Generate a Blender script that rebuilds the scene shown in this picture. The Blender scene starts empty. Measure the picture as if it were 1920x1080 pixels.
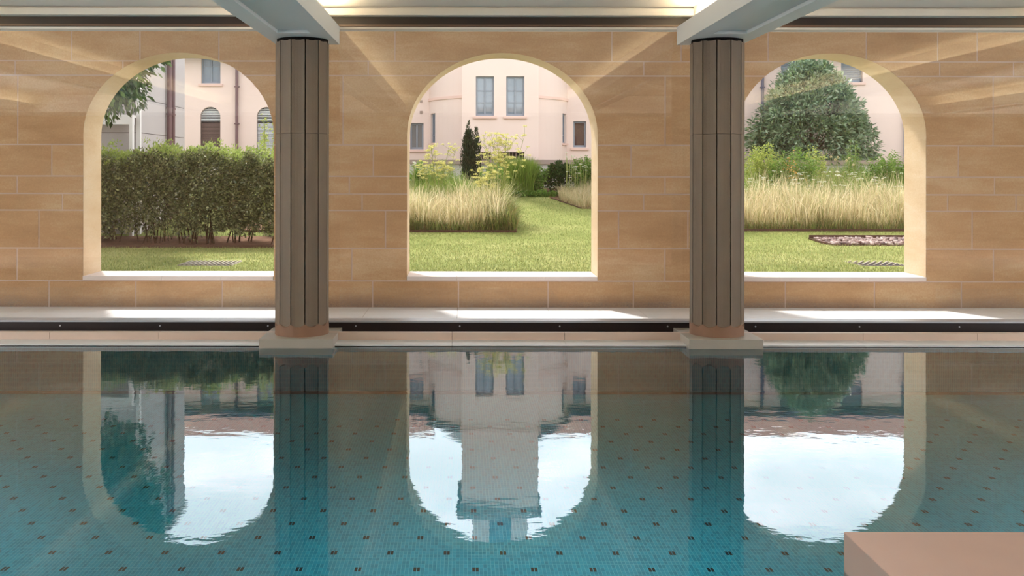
import bpy, bmesh, math, random
import numpy as np
from mathutils import Vector, Matrix

random.seed(7)
RNG = np.random.default_rng(11)
SC = bpy.context.scene
COL = SC.collection
PI = math.pi

# ------------------------------------------------------------------ camera
F, VX, VY, CZ = 1837.0, 868.0, 322.0, 1.63      # focal length / vanishing point (1920 px frame), eye height
cam_d = bpy.data.cameras.new('camera'); cam = bpy.data.objects.new('camera', cam_d); COL.objects.link(cam)
cam_d.sensor_width = 36.0; cam_d.lens = F / 1920 * 36.0
cam_d.shift_x = (960 - VX) / 1920; cam_d.shift_y = -(540 - VY) / 1920
cam_d.clip_start = 0.05; cam_d.clip_end = 300
cam.location = (0, 0, CZ); cam.rotation_euler = (PI / 2, math.radians(-0.08), 0)
SC.camera = cam

# ------------------------------------------------------------------ world, sun, exposure
def new_nodes(idb):
    idb.use_nodes = True
    nt = idb.node_tree; nt.nodes.clear()
    return nt, nt.nodes, nt.links
w = bpy.data.worlds.new('sky'); SC.world = w
nt, N, L = new_nodes(w)
tc = N.new('ShaderNodeTexCoord'); sep = N.new('ShaderNodeSeparateXYZ'); L.new(tc.outputs['Generated'], sep.inputs[0])
mp = N.new('ShaderNodeMapping'); mp.inputs['Scale'].default_value = (1.6, 1.6, 4.2); mp.inputs['Location'].default_value = (.3, .1, .55)
L.new(tc.outputs['Generated'], mp.inputs[0])
nz = N.new('ShaderNodeTexNoise'); nz.inputs['Scale'].default_value = 2.2; nz.inputs['Detail'].default_value = 7; nz.inputs['Roughness'].default_value = .55
L.new(mp.outputs[0], nz.inputs['Vector'])
cr = N.new('ShaderNodeValToRGB'); cr.color_ramp.elements[0].position = .44; cr.color_ramp.elements[1].position = .56
L.new(nz.outputs['Fac'], cr.inputs[0])
mx = N.new('ShaderNodeMix'); mx.data_type = 'RGBA'
mx.inputs['A'].default_value = (.86, .92, .96, 1); mx.inputs['B'].default_value = (1.22, 1.16, 1.18, 1)
L.new(cr.outputs[0], mx.inputs['Factor'])
st = N.new('ShaderNodeMapRange'); st.inputs['From Min'].default_value = .15; st.inputs['From Max'].default_value = .75
st.inputs['To Min'].default_value = 3.3; st.inputs['To Max'].default_value = 1.4
L.new(sep.outputs['Z'], st.inputs['Value'])
bg = N.new('ShaderNodeBackground'); L.new(mx.outputs['Result'], bg.inputs['Color'])
sunside = N.new('ShaderNodeMapRange'); sunside.inputs['From Min'].default_value = 0; sunside.inputs['From Max'].default_value = 1     # brighter cloud around the sun, beyond the villa
sunside.inputs['To Min'].default_value = 1.0; sunside.inputs['To Max'].default_value = 1.55; L.new(sep.outputs['Y'], sunside.inputs['Value'])
mul = N.new('ShaderNodeMath'); mul.operation = 'MULTIPLY'; L.new(st.outputs[0], mul.inputs[0]); L.new(sunside.outputs[0], mul.inputs[1])
L.new(mul.outputs[0], bg.inputs['Strength'])
out = N.new('ShaderNodeOutputWorld'); L.new(bg.outputs[0], out.inputs[0])

sun_d = bpy.data.lights.new('sun', 'SUN'); sun = bpy.data.objects.new('sun', sun_d); COL.objects.link(sun)
sun_d.energy = 5.8; sun_d.angle = math.radians(6); sun_d.color = (1, .95, .88)
sun.rotation_euler = Vector((.30, -.62, -.95)).to_track_quat('-Z', 'Y').to_euler()
sun.location = (-6, 40, 30)

SC.view_settings.view_transform = 'Standard'; SC.view_settings.look = 'None'
SC.view_settings.gamma = 1; SC.view_settings.use_curve_mapping = False
SC.view_settings.exposure = 0.0
cy = SC.cycles
cy.max_bounces = 9; cy.diffuse_bounces = 5; cy.glossy_bounces = 4; cy.transmission_bounces = 4; cy.transparent_max_bounces = 14
cy.caustics_reflective = False; cy.caustics_refractive = False; cy.use_denoising = True
cy.sample_clamp_indirect = 6

LED_POWER = 80.0
PANEL_POWER = 1.1
# added fill lamps before the solid side walls, brightening the hall
for sx, px_, lab in ((1, -11.3, 'side_fill_left'), (-1, 13.3, 'side_fill_right')):
    ld = bpy.data.lights.new(lab, 'AREA'); ld.shape = 'RECTANGLE'; ld.size = 10.0; ld.size_y = 2.9
    ld.energy = 2200; ld.color = (1.0, .97, .93)
    lo_ = bpy.data.objects.new(lab, ld); COL.objects.link(lo_)
    lo_.location = (px_, 3.6, 1.62); lo_.rotation_euler = Vector((sx, 0, .12)).to_track_quat('-Z', 'Z').to_euler()

# added narrow-beam fill lamps brightening the pool floor, straight down from the ceiling bays
for k_, bx_ in enumerate((-7.48, -3.52, .446, 4.41, 8.38)):
    ld = bpy.data.lights.new('pool_fill', 'AREA'); ld.shape = 'RECTANGLE'; ld.size = 2.6; ld.size_y = 4.6
    ld.energy = 29; ld.color = (.88, .96, 1.0); ld.spread = math.radians(62)
    lo_ = bpy.data.objects.new('pool_fill', ld); COL.objects.link(lo_); lo_.location = (bx_, 3.9, 3.24)

# ------------------------------------------------------------------ materials
def hexlin(r, g, b):
    f = lambda c: (c / 255 / 12.92) if c / 255 <= .04045 else ((c / 255 + .055) / 1.055) ** 2.4
    return (f(r), f(g), f(b), 1)
def bsdf(nt, N, L, base, rough=.6, spec=.4, metal=0):
    p = N.new('ShaderNodeBsdfPrincipled'); o = N.new('ShaderNodeOutputMaterial'); L.new(p.outputs[0], o.inputs[0])
    p.inputs['Base Color'].default_value = (*base[:3], 1); p.inputs['Roughness'].default_value = rough
    p.inputs['Specular IOR Level'].default_value = spec; p.inputs['Metallic'].default_value = metal
    return p
def plain(name, base, rough=.6, spec=.4, metal=0, var=.06, scale=3.0, bump=0.0, bscale=60, stretch=(1, 1, 1)):
    m = bpy.data.materials.new(name); nt, N, L = new_nodes(m)
    p = bsdf(nt, N, L, base, rough, spec, metal)
    tc = N.new('ShaderNodeTexCoord'); mp = N.new('ShaderNodeMapping'); mp.inputs['Scale'].default_value = stretch
    L.new(tc.outputs['Object'], mp.inputs[0])
    n = N.new('ShaderNodeTexNoise'); n.inputs['Scale'].default_value = scale; n.inputs['Detail'].default_value = 6
    L.new(mp.outputs[0], n.inputs['Vector'])
    mr = N.new('ShaderNodeMapRange'); mr.inputs['From Min'].default_value = .25; mr.inputs['From Max'].default_value = .75
    mr.inputs['To Min'].default_value = 1 - var; mr.inputs['To Max'].default_value = 1 + var
    L.new(n.outputs['Fac'], mr.inputs['Value'])
    vm = N.new('ShaderNodeVectorMath'); vm.operation = 'SCALE'; vm.inputs[0].default_value = base[:3]
    L.new(mr.outputs[0], vm.inputs['Scale']); L.new(vm.outputs[0], p.inputs['Base Color'])
    if bump:
        b = N.new('ShaderNodeBump'); b.inputs['Strength'].default_value = bump; b.inputs['Distance'].default_value = .01
        n2 = N.new('ShaderNodeTexNoise'); n2.inputs['Scale'].default_value = bscale; n2.inputs['Detail'].default_value = 4
        L.new(mp.outputs[0], n2.inputs['Vector']); L.new(n2.outputs['Fac'], b.inputs['Height']); L.new(b.outputs[0], p.inputs['Normal'])
    return m
def emit(name, col, s):
    m = bpy.data.materials.new(name); nt, N, L = new_nodes(m)
    e = N.new('ShaderNodeEmission'); e.inputs[0].default_value = (*col, 1); e.inputs[1].default_value = s
    o = N.new('ShaderNodeOutputMaterial'); L.new(e.outputs[0], o.inputs[0]); return m
def ramp(N, L, fac, stops):
    c = N.new('ShaderNodeValToRGB'); e = c.color_ramp.elements
    while len(e) < len(stops): e.new(.5)
    for k, (pos, col) in enumerate(stops): e[k].position = pos; e[k].color = (*col[:3], 1)
    L.new(fac, c.inputs[0]); return c.outputs[0]
def math_node(N, L, op, a, b=None, c=None):
    m = N.new('ShaderNodeMath'); m.operation = op
    for k, v in enumerate((a, b, c)):
        if v is None: continue
        if isinstance(v, (int, float)): m.inputs[k].default_value = v
        else: L.new(v, m.inputs[k])
    return m.outputs[0]
def leafmat(name, cols, trans=.35, rough=.5, spec=.3):
    m = bpy.data.materials.new(name); nt, N, L = new_nodes(m)
    g = N.new('ShaderNodeNewGeometry')
    col = ramp(N, L, g.outputs['Random Per Island'], [(k / (len(cols) - 1), c) for k, c in enumerate(cols)])
    p = N.new('ShaderNodeBsdfPrincipled'); p.inputs['Roughness'].default_value = rough; p.inputs['Specular IOR Level'].default_value = spec
    L.new(col, p.inputs['Base Color'])
    t = N.new('ShaderNodeBsdfTranslucent'); L.new(col, t.inputs[0])
    mx = N.new('ShaderNodeMixShader'); mx.inputs[0].default_value = trans
    L.new(p.outputs[0], mx.inputs[1]); L.new(t.outputs[0], mx.inputs[2])
    o = N.new('ShaderNodeOutputMaterial'); L.new(mx.outputs[0], o.inputs[0]); return m

def sandstone(name, cols, block=True, sat=1.0):
    m = bpy.data.materials.new(name); nt, N, L = new_nodes(m)
    p = bsdf(nt, N, L, cols[0], .85, .15)
    tc = N.new('ShaderNodeTexCoord'); g = N.new('ShaderNodeNewGeometry')
    mp = N.new('ShaderNodeMapping'); mp.inputs['Scale'].default_value = (1.0, 1.0, 4.6)
    L.new(tc.outputs['Object'], mp.inputs[0])
    # each block has its own bedding
    off = N.new('ShaderNodeVectorMath'); off.operation = 'MULTIPLY_ADD'
    off.inputs[1].default_value = (7, 3, 5)
    cmb = N.new('ShaderNodeCombineXYZ')
    for k in range(3): L.new(g.outputs['Random Per Island'], cmb.inputs[k])
    L.new(cmb.outputs[0], off.inputs[0]); L.new(mp.outputs[0], off.inputs[2])
    n = N.new('ShaderNodeTexNoise'); n.inputs['Scale'].default_value = 1.3; n.inputs['Detail'].default_value = 8; n.inputs['Roughness'].default_value = .62; n.inputs['Distortion'].default_value = .5
    L.new(off.outputs[0], n.inputs['Vector'])
    mp2 = N.new('ShaderNodeMapping'); mp2.inputs['Scale'].default_value = (.45, .45, .8); L.new(tc.outputs['Object'], mp2.inputs[0])
    n2 = N.new('ShaderNodeTexNoise'); n2.inputs['Scale'].default_value = 1.6; n2.inputs['Detail'].default_value = 5
    L.new(mp2.outputs[0], n2.inputs['Vector'])
    n5 = N.new('ShaderNodeTexNoise'); n5.inputs['Scale'].default_value = 55; n5.inputs['Detail'].default_value = 5; L.new(tc.outputs['Object'], n5.inputs['Vector'])
    a0 = math_node(N, L, 'MULTIPLY', n.outputs['Fac'], .36)
    a = math_node(N, L, 'MULTIPLY_ADD', n5.outputs['Fac'], .22, a0)
    b = math_node(N, L, 'MULTIPLY_ADD', n2.outputs['Fac'], .42, a)
    c = math_node(N, L, 'MULTIPLY_ADD', g.outputs['Random Per Island'], .04 if block else 0, b)
    col = ramp(N, L, c, [(.36, cols[0]), (.52, cols[1]), (.68, cols[2])])
    # splash-back stain along the foot of the wall
    sp = N.new('ShaderNodeSeparateXYZ'); geo = N.new('ShaderNodeNewGeometry'); L.new(geo.outputs['Position'], sp.inputs[0])
    n3 = N.new('ShaderNodeTexNoise'); n3.inputs['Scale'].default_value = 90; n3.inputs['Detail'].default_value = 3; L.new(tc.outputs['Object'], n3.inputs['Vector'])
    n4 = N.new('ShaderNodeTexNoise'); n4.inputs['Scale'].default_value = 1.1; L.new(tc.outputs['Object'], n4.inputs['Vector'])
    hgt = math_node(N, L, 'MULTIPLY_ADD', n4.outputs['Fac'], .22, -.03)
    dz = math_node(N, L, 'SUBTRACT', hgt, sp.outputs['Z'])
    msk = N.new('ShaderNodeMapRange'); msk.inputs['From Min'].default_value = -.05; msk.inputs['From Max'].default_value = .1; L.new(dz, msk.inputs['Value'])
    thr = math_node(N, L, 'MULTIPLY', msk.outputs[0], math_node(N, L, 'MULTIPLY_ADD', n3.outputs['Fac'], .9, .05))
    mx = N.new('ShaderNodeMix'); mx.data_type = 'RGBA'; L.new(thr, mx.inputs['Factor']); L.new(col, mx.inputs['A'])
    mx.inputs['B'].default_value = (.17, .12, .14, 1)
    L.new(mx.outputs['Result'], p.inputs['Base Color'])
    bp = N.new('ShaderNodeBump'); bp.inputs['Strength'].default_value = .35; bp.inputs['Distance'].default_value = .012
    L.new(n.outputs['Fac'], bp.inputs['Height']); L.new(bp.outputs[0], p.inputs['Normal'])
    return m

M = {}
M['stone'] = sandstone('sandstone_block', [hexlin(174, 135, 99), hexlin(195, 158, 120), hexlin(215, 187, 152)])
M['stone_core_lit'] = sandstone('sandstone_reveal_lit', [hexlin(200, 171, 138), hexlin(213, 190, 160), hexlin(225, 208, 186)], False)  # same sandstone, coloured paler to carry the extra light on the reveals
M['mortar'] = plain('mortar', hexlin(205, 182, 170), .9, .1, var=.1)
M['sill'] = plain('sill_stone', hexlin(226, 214, 210), .6, .3, var=.03)
M['paving'] = plain('gallery_paving', hexlin(243, 243, 248), .55, .35, var=.05, scale=2)
M['joint'] = plain('joint', hexlin(120, 112, 112), .9, .1)
M['curb'] = plain('curb_stone', hexlin(206, 186, 174), .5, .4, var=.05)
M['coping'] = plain('coping_stone', hexlin(232, 232, 234), .45, .4, var=.04)
M['column'] = plain('column_stone', hexlin(120, 108, 97), .6, .3, var=.07, scale=4, bump=.15, bscale=120)
M['colbase'] = plain('column_base_stone', hexlin(132, 104, 88), .6, .3, var=.1, scale=5)
M['plinth'] = plain('plinth_stone', hexlin(176, 170, 162), .55, .35, var=.05)
M['dark'] = plain('dark_metal', hexlin(34, 28, 32), .45, .4, var=.05)
M['black'] = plain('black_gap', hexlin(14, 12, 12), .8, .1)
M['alu'] = plain('pale_aluminium', hexlin(190, 196, 208), .35, .5, metal=.2, var=.02)
M['bronze'] = plain('bronze_metal', hexlin(90, 70, 62), .4, .5, var=.03)
M['beam'] = plain('beam_paint', hexlin(214, 216, 218), .55, .3, var=.02, scale=1.2)
M['ceiling'] = plain('ceiling_paint', hexlin(226, 222, 218), .7, .2, var=.02)
M['roomwall'] = plain('hall_plaster', hexlin(150, 128, 108), .8, .2, var=.05)
M['deck'] = plain('deck_stone', hexlin(196, 168, 152), .5, .35, var=.05, scale=3)
M['deckside'] = plain('platform_stone', hexlin(178, 150, 138), .5, .35, var=.05, scale=3)
M['led'] = emit('warm_led', (1.0, .78, .46), LED_POWER)
M['panel'] = emit('gallery_fill_glow', (1.0, .93, .84), PANEL_POWER)
M['villa'] = plain('pink_render', hexlin(226, 206, 198), .85, .1, var=.035, scale=.8)
M['villa_trim'] = plain('pink_trim', hexlin(222, 192, 182), .8, .15, var=.03)
M['winframe'] = plain('grey_window_paint', hexlin(140, 148, 160), .5, .3)
M['pane'] = plain('window_pane', hexlin(92, 100, 112), .06, .9, var=.15, scale=2.5)
M['pane_blue'] = plain('window_pane_blue', hexlin(120, 134, 148), .05, 1.0, var=.2, scale=2.2)
M['pane_dark'] = plain('window_pane_dark', hexlin(60, 34, 44), .06, .9, var=.2, scale=3)
M['slat'] = plain('white_slats', hexlin(216, 220, 222), .6, .3)
M['blind'] = plain('brown_blind', hexlin(110, 92, 88), .7, .2)
M['blind_pale'] = plain('pale_blind', hexlin(196, 200, 208), .7, .2)
M['shutter'] = plain('grey_shutter', hexlin(150, 160, 172), .6, .2)
M['shade'] = plain('window_depth', hexlin(52, 48, 50), .9, .1)
M['pipe'] = plain('brown_pipe', hexlin(112, 84, 88), .5, .4)
M['pipe_blue'] = plain('slate_pipe', hexlin(92, 92, 112), .5, .4)
M['greywall'] = plain('grey_panels', hexlin(186, 180, 182), .8, .15, var=.04, scale=1)
M['whitepaint'] = plain('white_paint', hexlin(232, 230, 232), .6, .3, var=.02)
M['slate'] = plain('slate_roof', hexlin(112, 116, 122), .7, .2, var=.15, scale=6)
M['gardenwall'] = plain('garden_wall_render', hexlin(196, 190, 186), .85, .1, var=.06)
M['wallcoping'] = plain('garden_wall_coping', hexlin(160, 142, 134), .8, .1, var=.08)
M['edging'] = plain('rusty_edging', hexlin(84, 58, 50), .7, .3, var=.15, scale=8)
M['soil'] = plain('soil', hexlin(122, 94, 78), .95, .05, var=.25, scale=8, bump=.6, bscale=40)
M['chips'] = leafmat('slate_chips', [hexlin(120, 92, 88), hexlin(182, 160, 154), hexlin(92, 70, 70), hexlin(206, 190, 184)], trans=0, rough=.7)
M['grate'] = plain('grate_steel', hexlin(150, 142, 130), .6, .3, metal=.1, var=.06)
M['bark'] = plain('bark', hexlin(86, 66, 52), .9, .1, var=.2, scale=10)
M['brownline'] = plain('brown_tile_line', hexlin(44, 22, 20), .5, .3)
M['hedge'] = leafmat('hedge_leaves', [hexlin(76, 84, 54), hexlin(122, 130, 84), hexlin(58, 64, 44), hexlin(172, 178, 132), hexlin(98, 108, 66)], .32, .36, .7)
M['hedge_top'] = leafmat('hedge_sprouts', [hexlin(150, 170, 84), hexlin(176, 192, 112), hexlin(130, 150, 76)], .4)
M['treeleaf'] = leafmat('dark_tree_leaves', [hexlin(48, 68, 32), hexlin(76, 102, 46), hexlin(110, 138, 68)], .42, .35, .7)
M['silverleaf'] = leafmat('grey_green_leaves', [hexlin(80, 106, 74), hexlin(122, 148, 112), hexlin(164, 182, 152), hexlin(62, 88, 64), hexlin(140, 162, 106)], .34, .36, .65)
M['cypress'] = leafmat('cypress_leaves', [hexlin(36, 44, 32), hexlin(48, 60, 40), hexlin(64, 78, 48)], .2)
M['shrub'] = leafmat('shrub_leaves', [hexlin(96, 132, 48), hexlin(124, 160, 66), hexlin(78, 112, 44), hexlin(146, 176, 90)], .4)
M['darkshrub'] = leafmat('dark_shrub_leaves', [hexlin(50, 76, 36), hexlin(70, 98, 44), hexlin(40, 60, 32)], .3)
M['yellowleaf'] = leafmat('yellow_green_leaves', [hexlin(162, 178, 84), hexlin(186, 194, 104), hexlin(134, 156, 70)], .4)
M['dry'] = leafmat('dry_grass', [hexlin(232, 216, 180), hexlin(204, 192, 146), hexlin(244, 230, 200), hexlin(158, 168, 110), hexlin(224, 206, 168), hexlin(188, 172, 132)], .62)
M['greengrass'] = leafmat('long_green_grass', [hexlin(122, 148, 60), hexlin(146, 170, 76), hexlin(104, 130, 56)], .4)
M['weed'] = leafmat('bed_weeds', [hexlin(116, 138, 70), hexlin(150, 162, 94), hexlin(166, 144, 104), hexlin(98, 120, 62)], .45)
M['turfblade'] = leafmat('turf_blades', [hexlin(138, 148, 82), hexlin(160, 166, 106), hexlin(116, 132, 72), hexlin(184, 180, 128)], .4)
M['fennelflower'] = leafmat('fennel_flowers', [hexlin(214, 208, 124), hexlin(230, 224, 156), hexlin(196, 194, 112)], .4)
M['fennelstem'] = leafmat('fennel_stems', [hexlin(140, 150, 84), hexlin(158, 160, 100)], .1)
M['whiteflower'] = leafmat('white_flowers', [hexlin(232, 232, 220), hexlin(220, 224, 200)], .3)
M['orangeflower'] = leafmat('orange_flowers', [hexlin(214, 150, 90), hexlin(226, 178, 84)], .3)
M['seedhead'] = plain('seed_heads', hexlin(206, 196, 132), .9, .1, var=.2, scale=60)

def lawnmat():
    m = bpy.data.materials.new('lawn_turf'); nt, N, L = new_nodes(m)
    p = bsdf(nt, N, L, (.2, .3, .06), .9, .1)
    tc = N.new('ShaderNodeTexCoord')
    n = N.new('ShaderNodeTexNoise'); n.inputs['Scale'].default_value = .9; n.inputs['Detail'].default_value = 8; n.inputs['Roughness'].default_value = .65
    L.new(tc.outputs['Object'], n.inputs['Vector'])
    n2 = N.new('ShaderNodeTexNoise'); n2.inputs['Scale'].default_value = 45; n2.inputs['Detail'].default_value = 4; L.new(tc.outputs['Object'], n2.inputs['Vector'])
    f = math_node(N, L, 'MULTIPLY_ADD', n2.outputs['Fac'], .45, math_node(N, L, 'MULTIPLY', n.outputs['Fac'], .55))
    L.new(ramp(N, L, f, [(.36, hexlin(110, 122, 62)), (.5, hexlin(140, 148, 84)), (.62, hexlin(170, 170, 112))]), p.inputs['Base Color'])
    b = N.new('ShaderNodeBump'); b.inputs['Strength'].default_value = .8; b.inputs['Distance'].default_value = .03
    L.new(n2.outputs['Fac'], b.inputs['Height']); L.new(b.outputs[0], p.inputs['Normal'])
    return m
M['lawn'] = lawnmat()

def rooftile():
    m = bpy.data.materials.new('terracotta_tiles'); nt, N, L = new_nodes(m)
    p = bsdf(nt, N, L, (.4, .2, .15), .85, .1)
    tc = N.new('ShaderNodeTexCoord'); sp = N.new('ShaderNodeSeparateXYZ'); L.new(tc.outputs['Object'], sp.inputs[0])
    s = math_node(N, L, 'SINE', math_node(N, L, 'MULTIPLY', sp.outputs['X'], 2 * PI / .2))
    n = N.new('ShaderNodeTexNoise'); n.inputs['Scale'].default_value = 9; n.inputs['Detail'].default_value = 3; L.new(tc.outputs['Object'], n.inputs['Vector'])
    f = math_node(N, L, 'MULTIPLY_ADD', s, .12, n.outputs['Fac'])
    L.new(ramp(N, L, f, [(.3, hexlin(140, 96, 86)), (.5, hexlin(184, 138, 124)), (.7, hexlin(206, 168, 152))]), p.inputs['Base Color'])
    b = N.new('ShaderNodeBump'); b.inputs['Strength'].default_value = .8; b.inputs['Distance'].default_value = .05
    L.new(s, b.inputs['Height']); L.new(b.outputs[0], p.inputs['Normal']); return m
M['rooftile'] = rooftile()

POOL_S, POOL_R, POOL_X0, POOL_Y0 = .306, .22, .068, 5.10
def pooltile(name, floor=True):
    m = bpy.data.materials.new(name); nt, N, L = new_nodes(m)
    p = bsdf(nt, N, L, (.05, .3, .4), .4, .3)
    g = N.new('ShaderNodeNewGeometry'); sp = N.new('ShaderNodeSeparateXYZ'); L.new(g.outputs['Position'], sp.inputs[0])
    X = sp.outputs['X']; Y = sp.outputs['Y'] if floor else sp.outputs['Z']
    MN = lambda op, a, b=None, c=None: math_node(N, L, op, a, b, c)
    tw, th = POOL_S / 15, POOL_R / 5
    gx = MN('ABSOLUTE', MN('SUBTRACT', MN('FRACT', MN('DIVIDE', MN('SUBTRACT', X, POOL_X0), tw)), .5))
    gy = MN('ABSOLUTE', MN('SUBTRACT', MN('FRACT', MN('DIVIDE', MN('SUBTRACT', Y, POOL_Y0 + th / 2), th)), .5))
    grout = MN('MAXIMUM', MN('GREATER_THAN', gx, .43), MN('GREATER_THAN', gy, .465))
    ix = MN('FLOOR', MN('DIVIDE', MN('SUBTRACT', X, POOL_X0), tw)); iy = MN('FLOOR', MN('DIVIDE', MN('SUBTRACT', Y, POOL_Y0 + th / 2), th))
    cmb = N.new('ShaderNodeCombineXYZ'); L.new(ix, cmb.inputs[0]); L.new(iy, cmb.inputs[1])
    wn = N.new('ShaderNodeTexWhiteNoise'); wn.noise_dimensions = '2D'; L.new(cmb.outputs[0], wn.inputs['Vector'])
    tile = ramp(N, L, wn.outputs['Value'], [(0, (.007, .29, .42)), (.5, (.010, .36, .51)), (1, (.016, .43, .58))])
    mx = N.new('ShaderNodeMix'); mx.data_type = 'RGBA'; L.new(grout, mx.inputs['Factor']); L.new(tile, mx.inputs['A']); mx.inputs['B'].default_value = (.17, .56, .64, 1)
    colr = mx.outputs['Result']
    if floor:
        r = MN('ADD', MN('DIVIDE', MN('SUBTRACT', Y, POOL_Y0), POOL_R), .5)
        row = MN('FLOOR', r); odd = MN('MULTIPLY', MN('FLOORED_MODULO', row, 2), .5)
        fu = MN('ABSOLUTE', MN('SUBTRACT', MN('FRACT', MN('ADD', MN('ADD', MN('DIVIDE', MN('SUBTRACT', X, POOL_X0), POOL_S), .5), odd)), .5))
        fr = MN('ABSOLUTE', MN('SUBTRACT', MN('FRACT', r), .5))
        a = MN('LESS_THAN', fu, .0165 / POOL_S); b = MN('LESS_THAN', fr, .026 / POOL_R)
        gap = MN('GREATER_THAN', fu, .0018 / POOL_S)
        near = MN('LESS_THAN', Y, 8.32)
        mk = MN('MULTIPLY', MN('MULTIPLY', MN('MULTIPLY', a, b), gap), near)
        mx2 = N.new('ShaderNodeMix'); mx2.data_type = 'RGBA'; L.new(mk, mx2.inputs['Factor']); L.new(colr, mx2.inputs['A']); mx2.inputs['B'].default_value = (.018, .008, .010, 1)
        colr = mx2.outputs['Result']
    L.new(colr, p.inputs['Base Color']); return m
M['poolfloor'] = pooltile('pool_mosaic_floor'); M['poolwall'] = pooltile('pool_mosaic_wall', False)

def glassmat(name, f0, tint=(1, 1, 1)):
    m = bpy.data.materials.new(name); nt, N, L = new_nodes(m)
    lw = N.new('ShaderNodeLayerWeight'); lw.inputs['Blend'].default_value = .5
    p5 = math_node(N, L, 'POWER', lw.outputs['Facing'], 4.5)
    fac = math_node(N, L, 'MULTIPLY_ADD', p5, 1 - f0, f0)
    t = N.new('ShaderNodeBsdfTransparent'); t.inputs[0].default_value = (*tint, 1)
    gl = N.new('ShaderNodeBsdfGlossy'); gl.inputs['Roughness'].default_value = 0.0
    mx = N.new('ShaderNodeMixShader'); L.new(fac, mx.inputs[0]); L.new(t.outputs[0], mx.inputs[1]); L.new(gl.outputs[0], mx.inputs[2])
    o = N.new('ShaderNodeOutputMaterial'); L.new(mx.outputs[0], o.inputs[0]); return m
M['glass'] = glassmat('clear_glazing', .075, (.985, .99, .985))

def watermat():
    m = bpy.data.materials.new('pool_water'); nt, N, L = new_nodes(m)
    tc = N.new('ShaderNodeTexCoord'); mp = N.new('ShaderNodeMapping'); mp.inputs['Scale'].default_value = (1, 1.6, 1); L.new(tc.outputs['Object'], mp.inputs[0])
    n = N.new('ShaderNodeTexNoise'); n.inputs['Scale'].default_value = 3.2; n.inputs['Detail'].default_value = 3; L.new(mp.outputs[0], n.inputs['Vector'])
    n2 = N.new('ShaderNodeTexNoise'); n2.inputs['Scale'].default_value = 22; n2.inputs['Detail'].default_value = 2; L.new(mp.outputs[0], n2.inputs['Vector'])
    h = math_node(N, L, 'MULTIPLY_ADD', n2.outputs['Fac'], .10, n.outputs['Fac'])
    b = N.new('ShaderNodeBump'); b.inputs['Strength'].default_value = 1.0; b.inputs['Distance'].default_value = .0008; L.new(h, b.inputs['Height'])
    fr = N.new('ShaderNodeFresnel'); fr.inputs['IOR'].default_value = 1.62; L.new(b.outputs[0], fr.inputs['Normal'])
    t = N.new('ShaderNodeBsdfTransparent'); t.inputs[0].default_value = (.86, .97, .98, 1)
    gl = N.new('ShaderNodeBsdfGlossy'); gl.inputs['Roughness'].default_value = 0.0; gl.inputs[0].default_value = (.90, .96, 1, 1); L.new(b.outputs[0], gl.inputs['Normal'])
    mx = N.new('ShaderNodeMixShader'); L.new(fr.outputs[0], mx.inputs[0]); L.new(t.outputs[0], mx.inputs[1]); L.new(gl.outputs[0], mx.inputs[2])
    o = N.new('ShaderNodeOutputMaterial'); L.new(mx.outputs[0], o.inputs[0]); return m
M['water'] = watermat()
def clearmat():
    m = bpy.data.materials.new('pool_water_body'); nt, N, L = new_nodes(m)
    t = N.new('ShaderNodeBsdfTransparent'); t.inputs[0].default_value = (1, 1, 1, 1)
    o = N.new('ShaderNodeOutputMaterial'); L.new(t.outputs[0], o.inputs[0]); return m
M['waterbody'] = clearmat()

# ------------------------------------------------------------------ mesh helpers
ORG = {}
def tag(o, label=None, cat=None, group=None, kind=None):
    if label: o['label'] = label
    if cat: o['category'] = cat
    if group: o['group'] = group
    if kind: o['kind'] = kind
    return o
def empty(name, loc, label, cat, group=None, kind=None):
    o = bpy.data.objects.new(name, None); o.empty_display_size = .2; COL.objects.link(o); o.location = loc
    ORG[o.name] = Vector(loc); return tag(o, label, cat, group, kind)
def link(name, verts, faces, mats, parent=None, mi=None, smooth=False):
    """one mesh object; verts in world coordinates, moved to the thing's own origin"""
    v = np.asarray(verts, dtype=np.float64)
    if parent is not None: org = ORG[parent.name]
    else: org = Vector(((v[:, 0].min() + v[:, 0].max()) / 2, (v[:, 1].min() + v[:, 1].max()) / 2, v[:, 2].min()))
    v = v - np.array(org)
    me = bpy.data.meshes.new(name)
    if isinstance(faces, np.ndarray):
        nf, k = faces.shape
        me.vertices.add(len(v)); me.vertices.foreach_set('co', v.astype(np.float32).ravel())
        me.loops.add(nf * k); me.loops.foreach_set('vertex_index', faces.astype(np.int32).ravel())
        me.polygons.add(nf); me.polygons.foreach_set('loop_start', np.arange(0, nf * k, k, dtype=np.int32))
        me.update(calc_edges=True); me.validate()
    else:
        me.from_pydata([tuple(p) for p in v], [], faces)
    for m in (mats if isinstance(mats, (list, tuple)) else [mats]): me.materials.append(m)
    if mi is not None: me.polygons.foreach_set('material_index', np.asarray(mi, dtype=np.int32))
    if smooth: me.polygons.foreach_set('use_smooth', np.ones(len(me.polygons), dtype=bool))
    me.update()
    o = bpy.data.objects.new(name, me); COL.objects.link(o)
    if parent is not None: o.parent = parent
    else: o.location = org
    ORG[o.name] = Vector(org)
    return o
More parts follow.
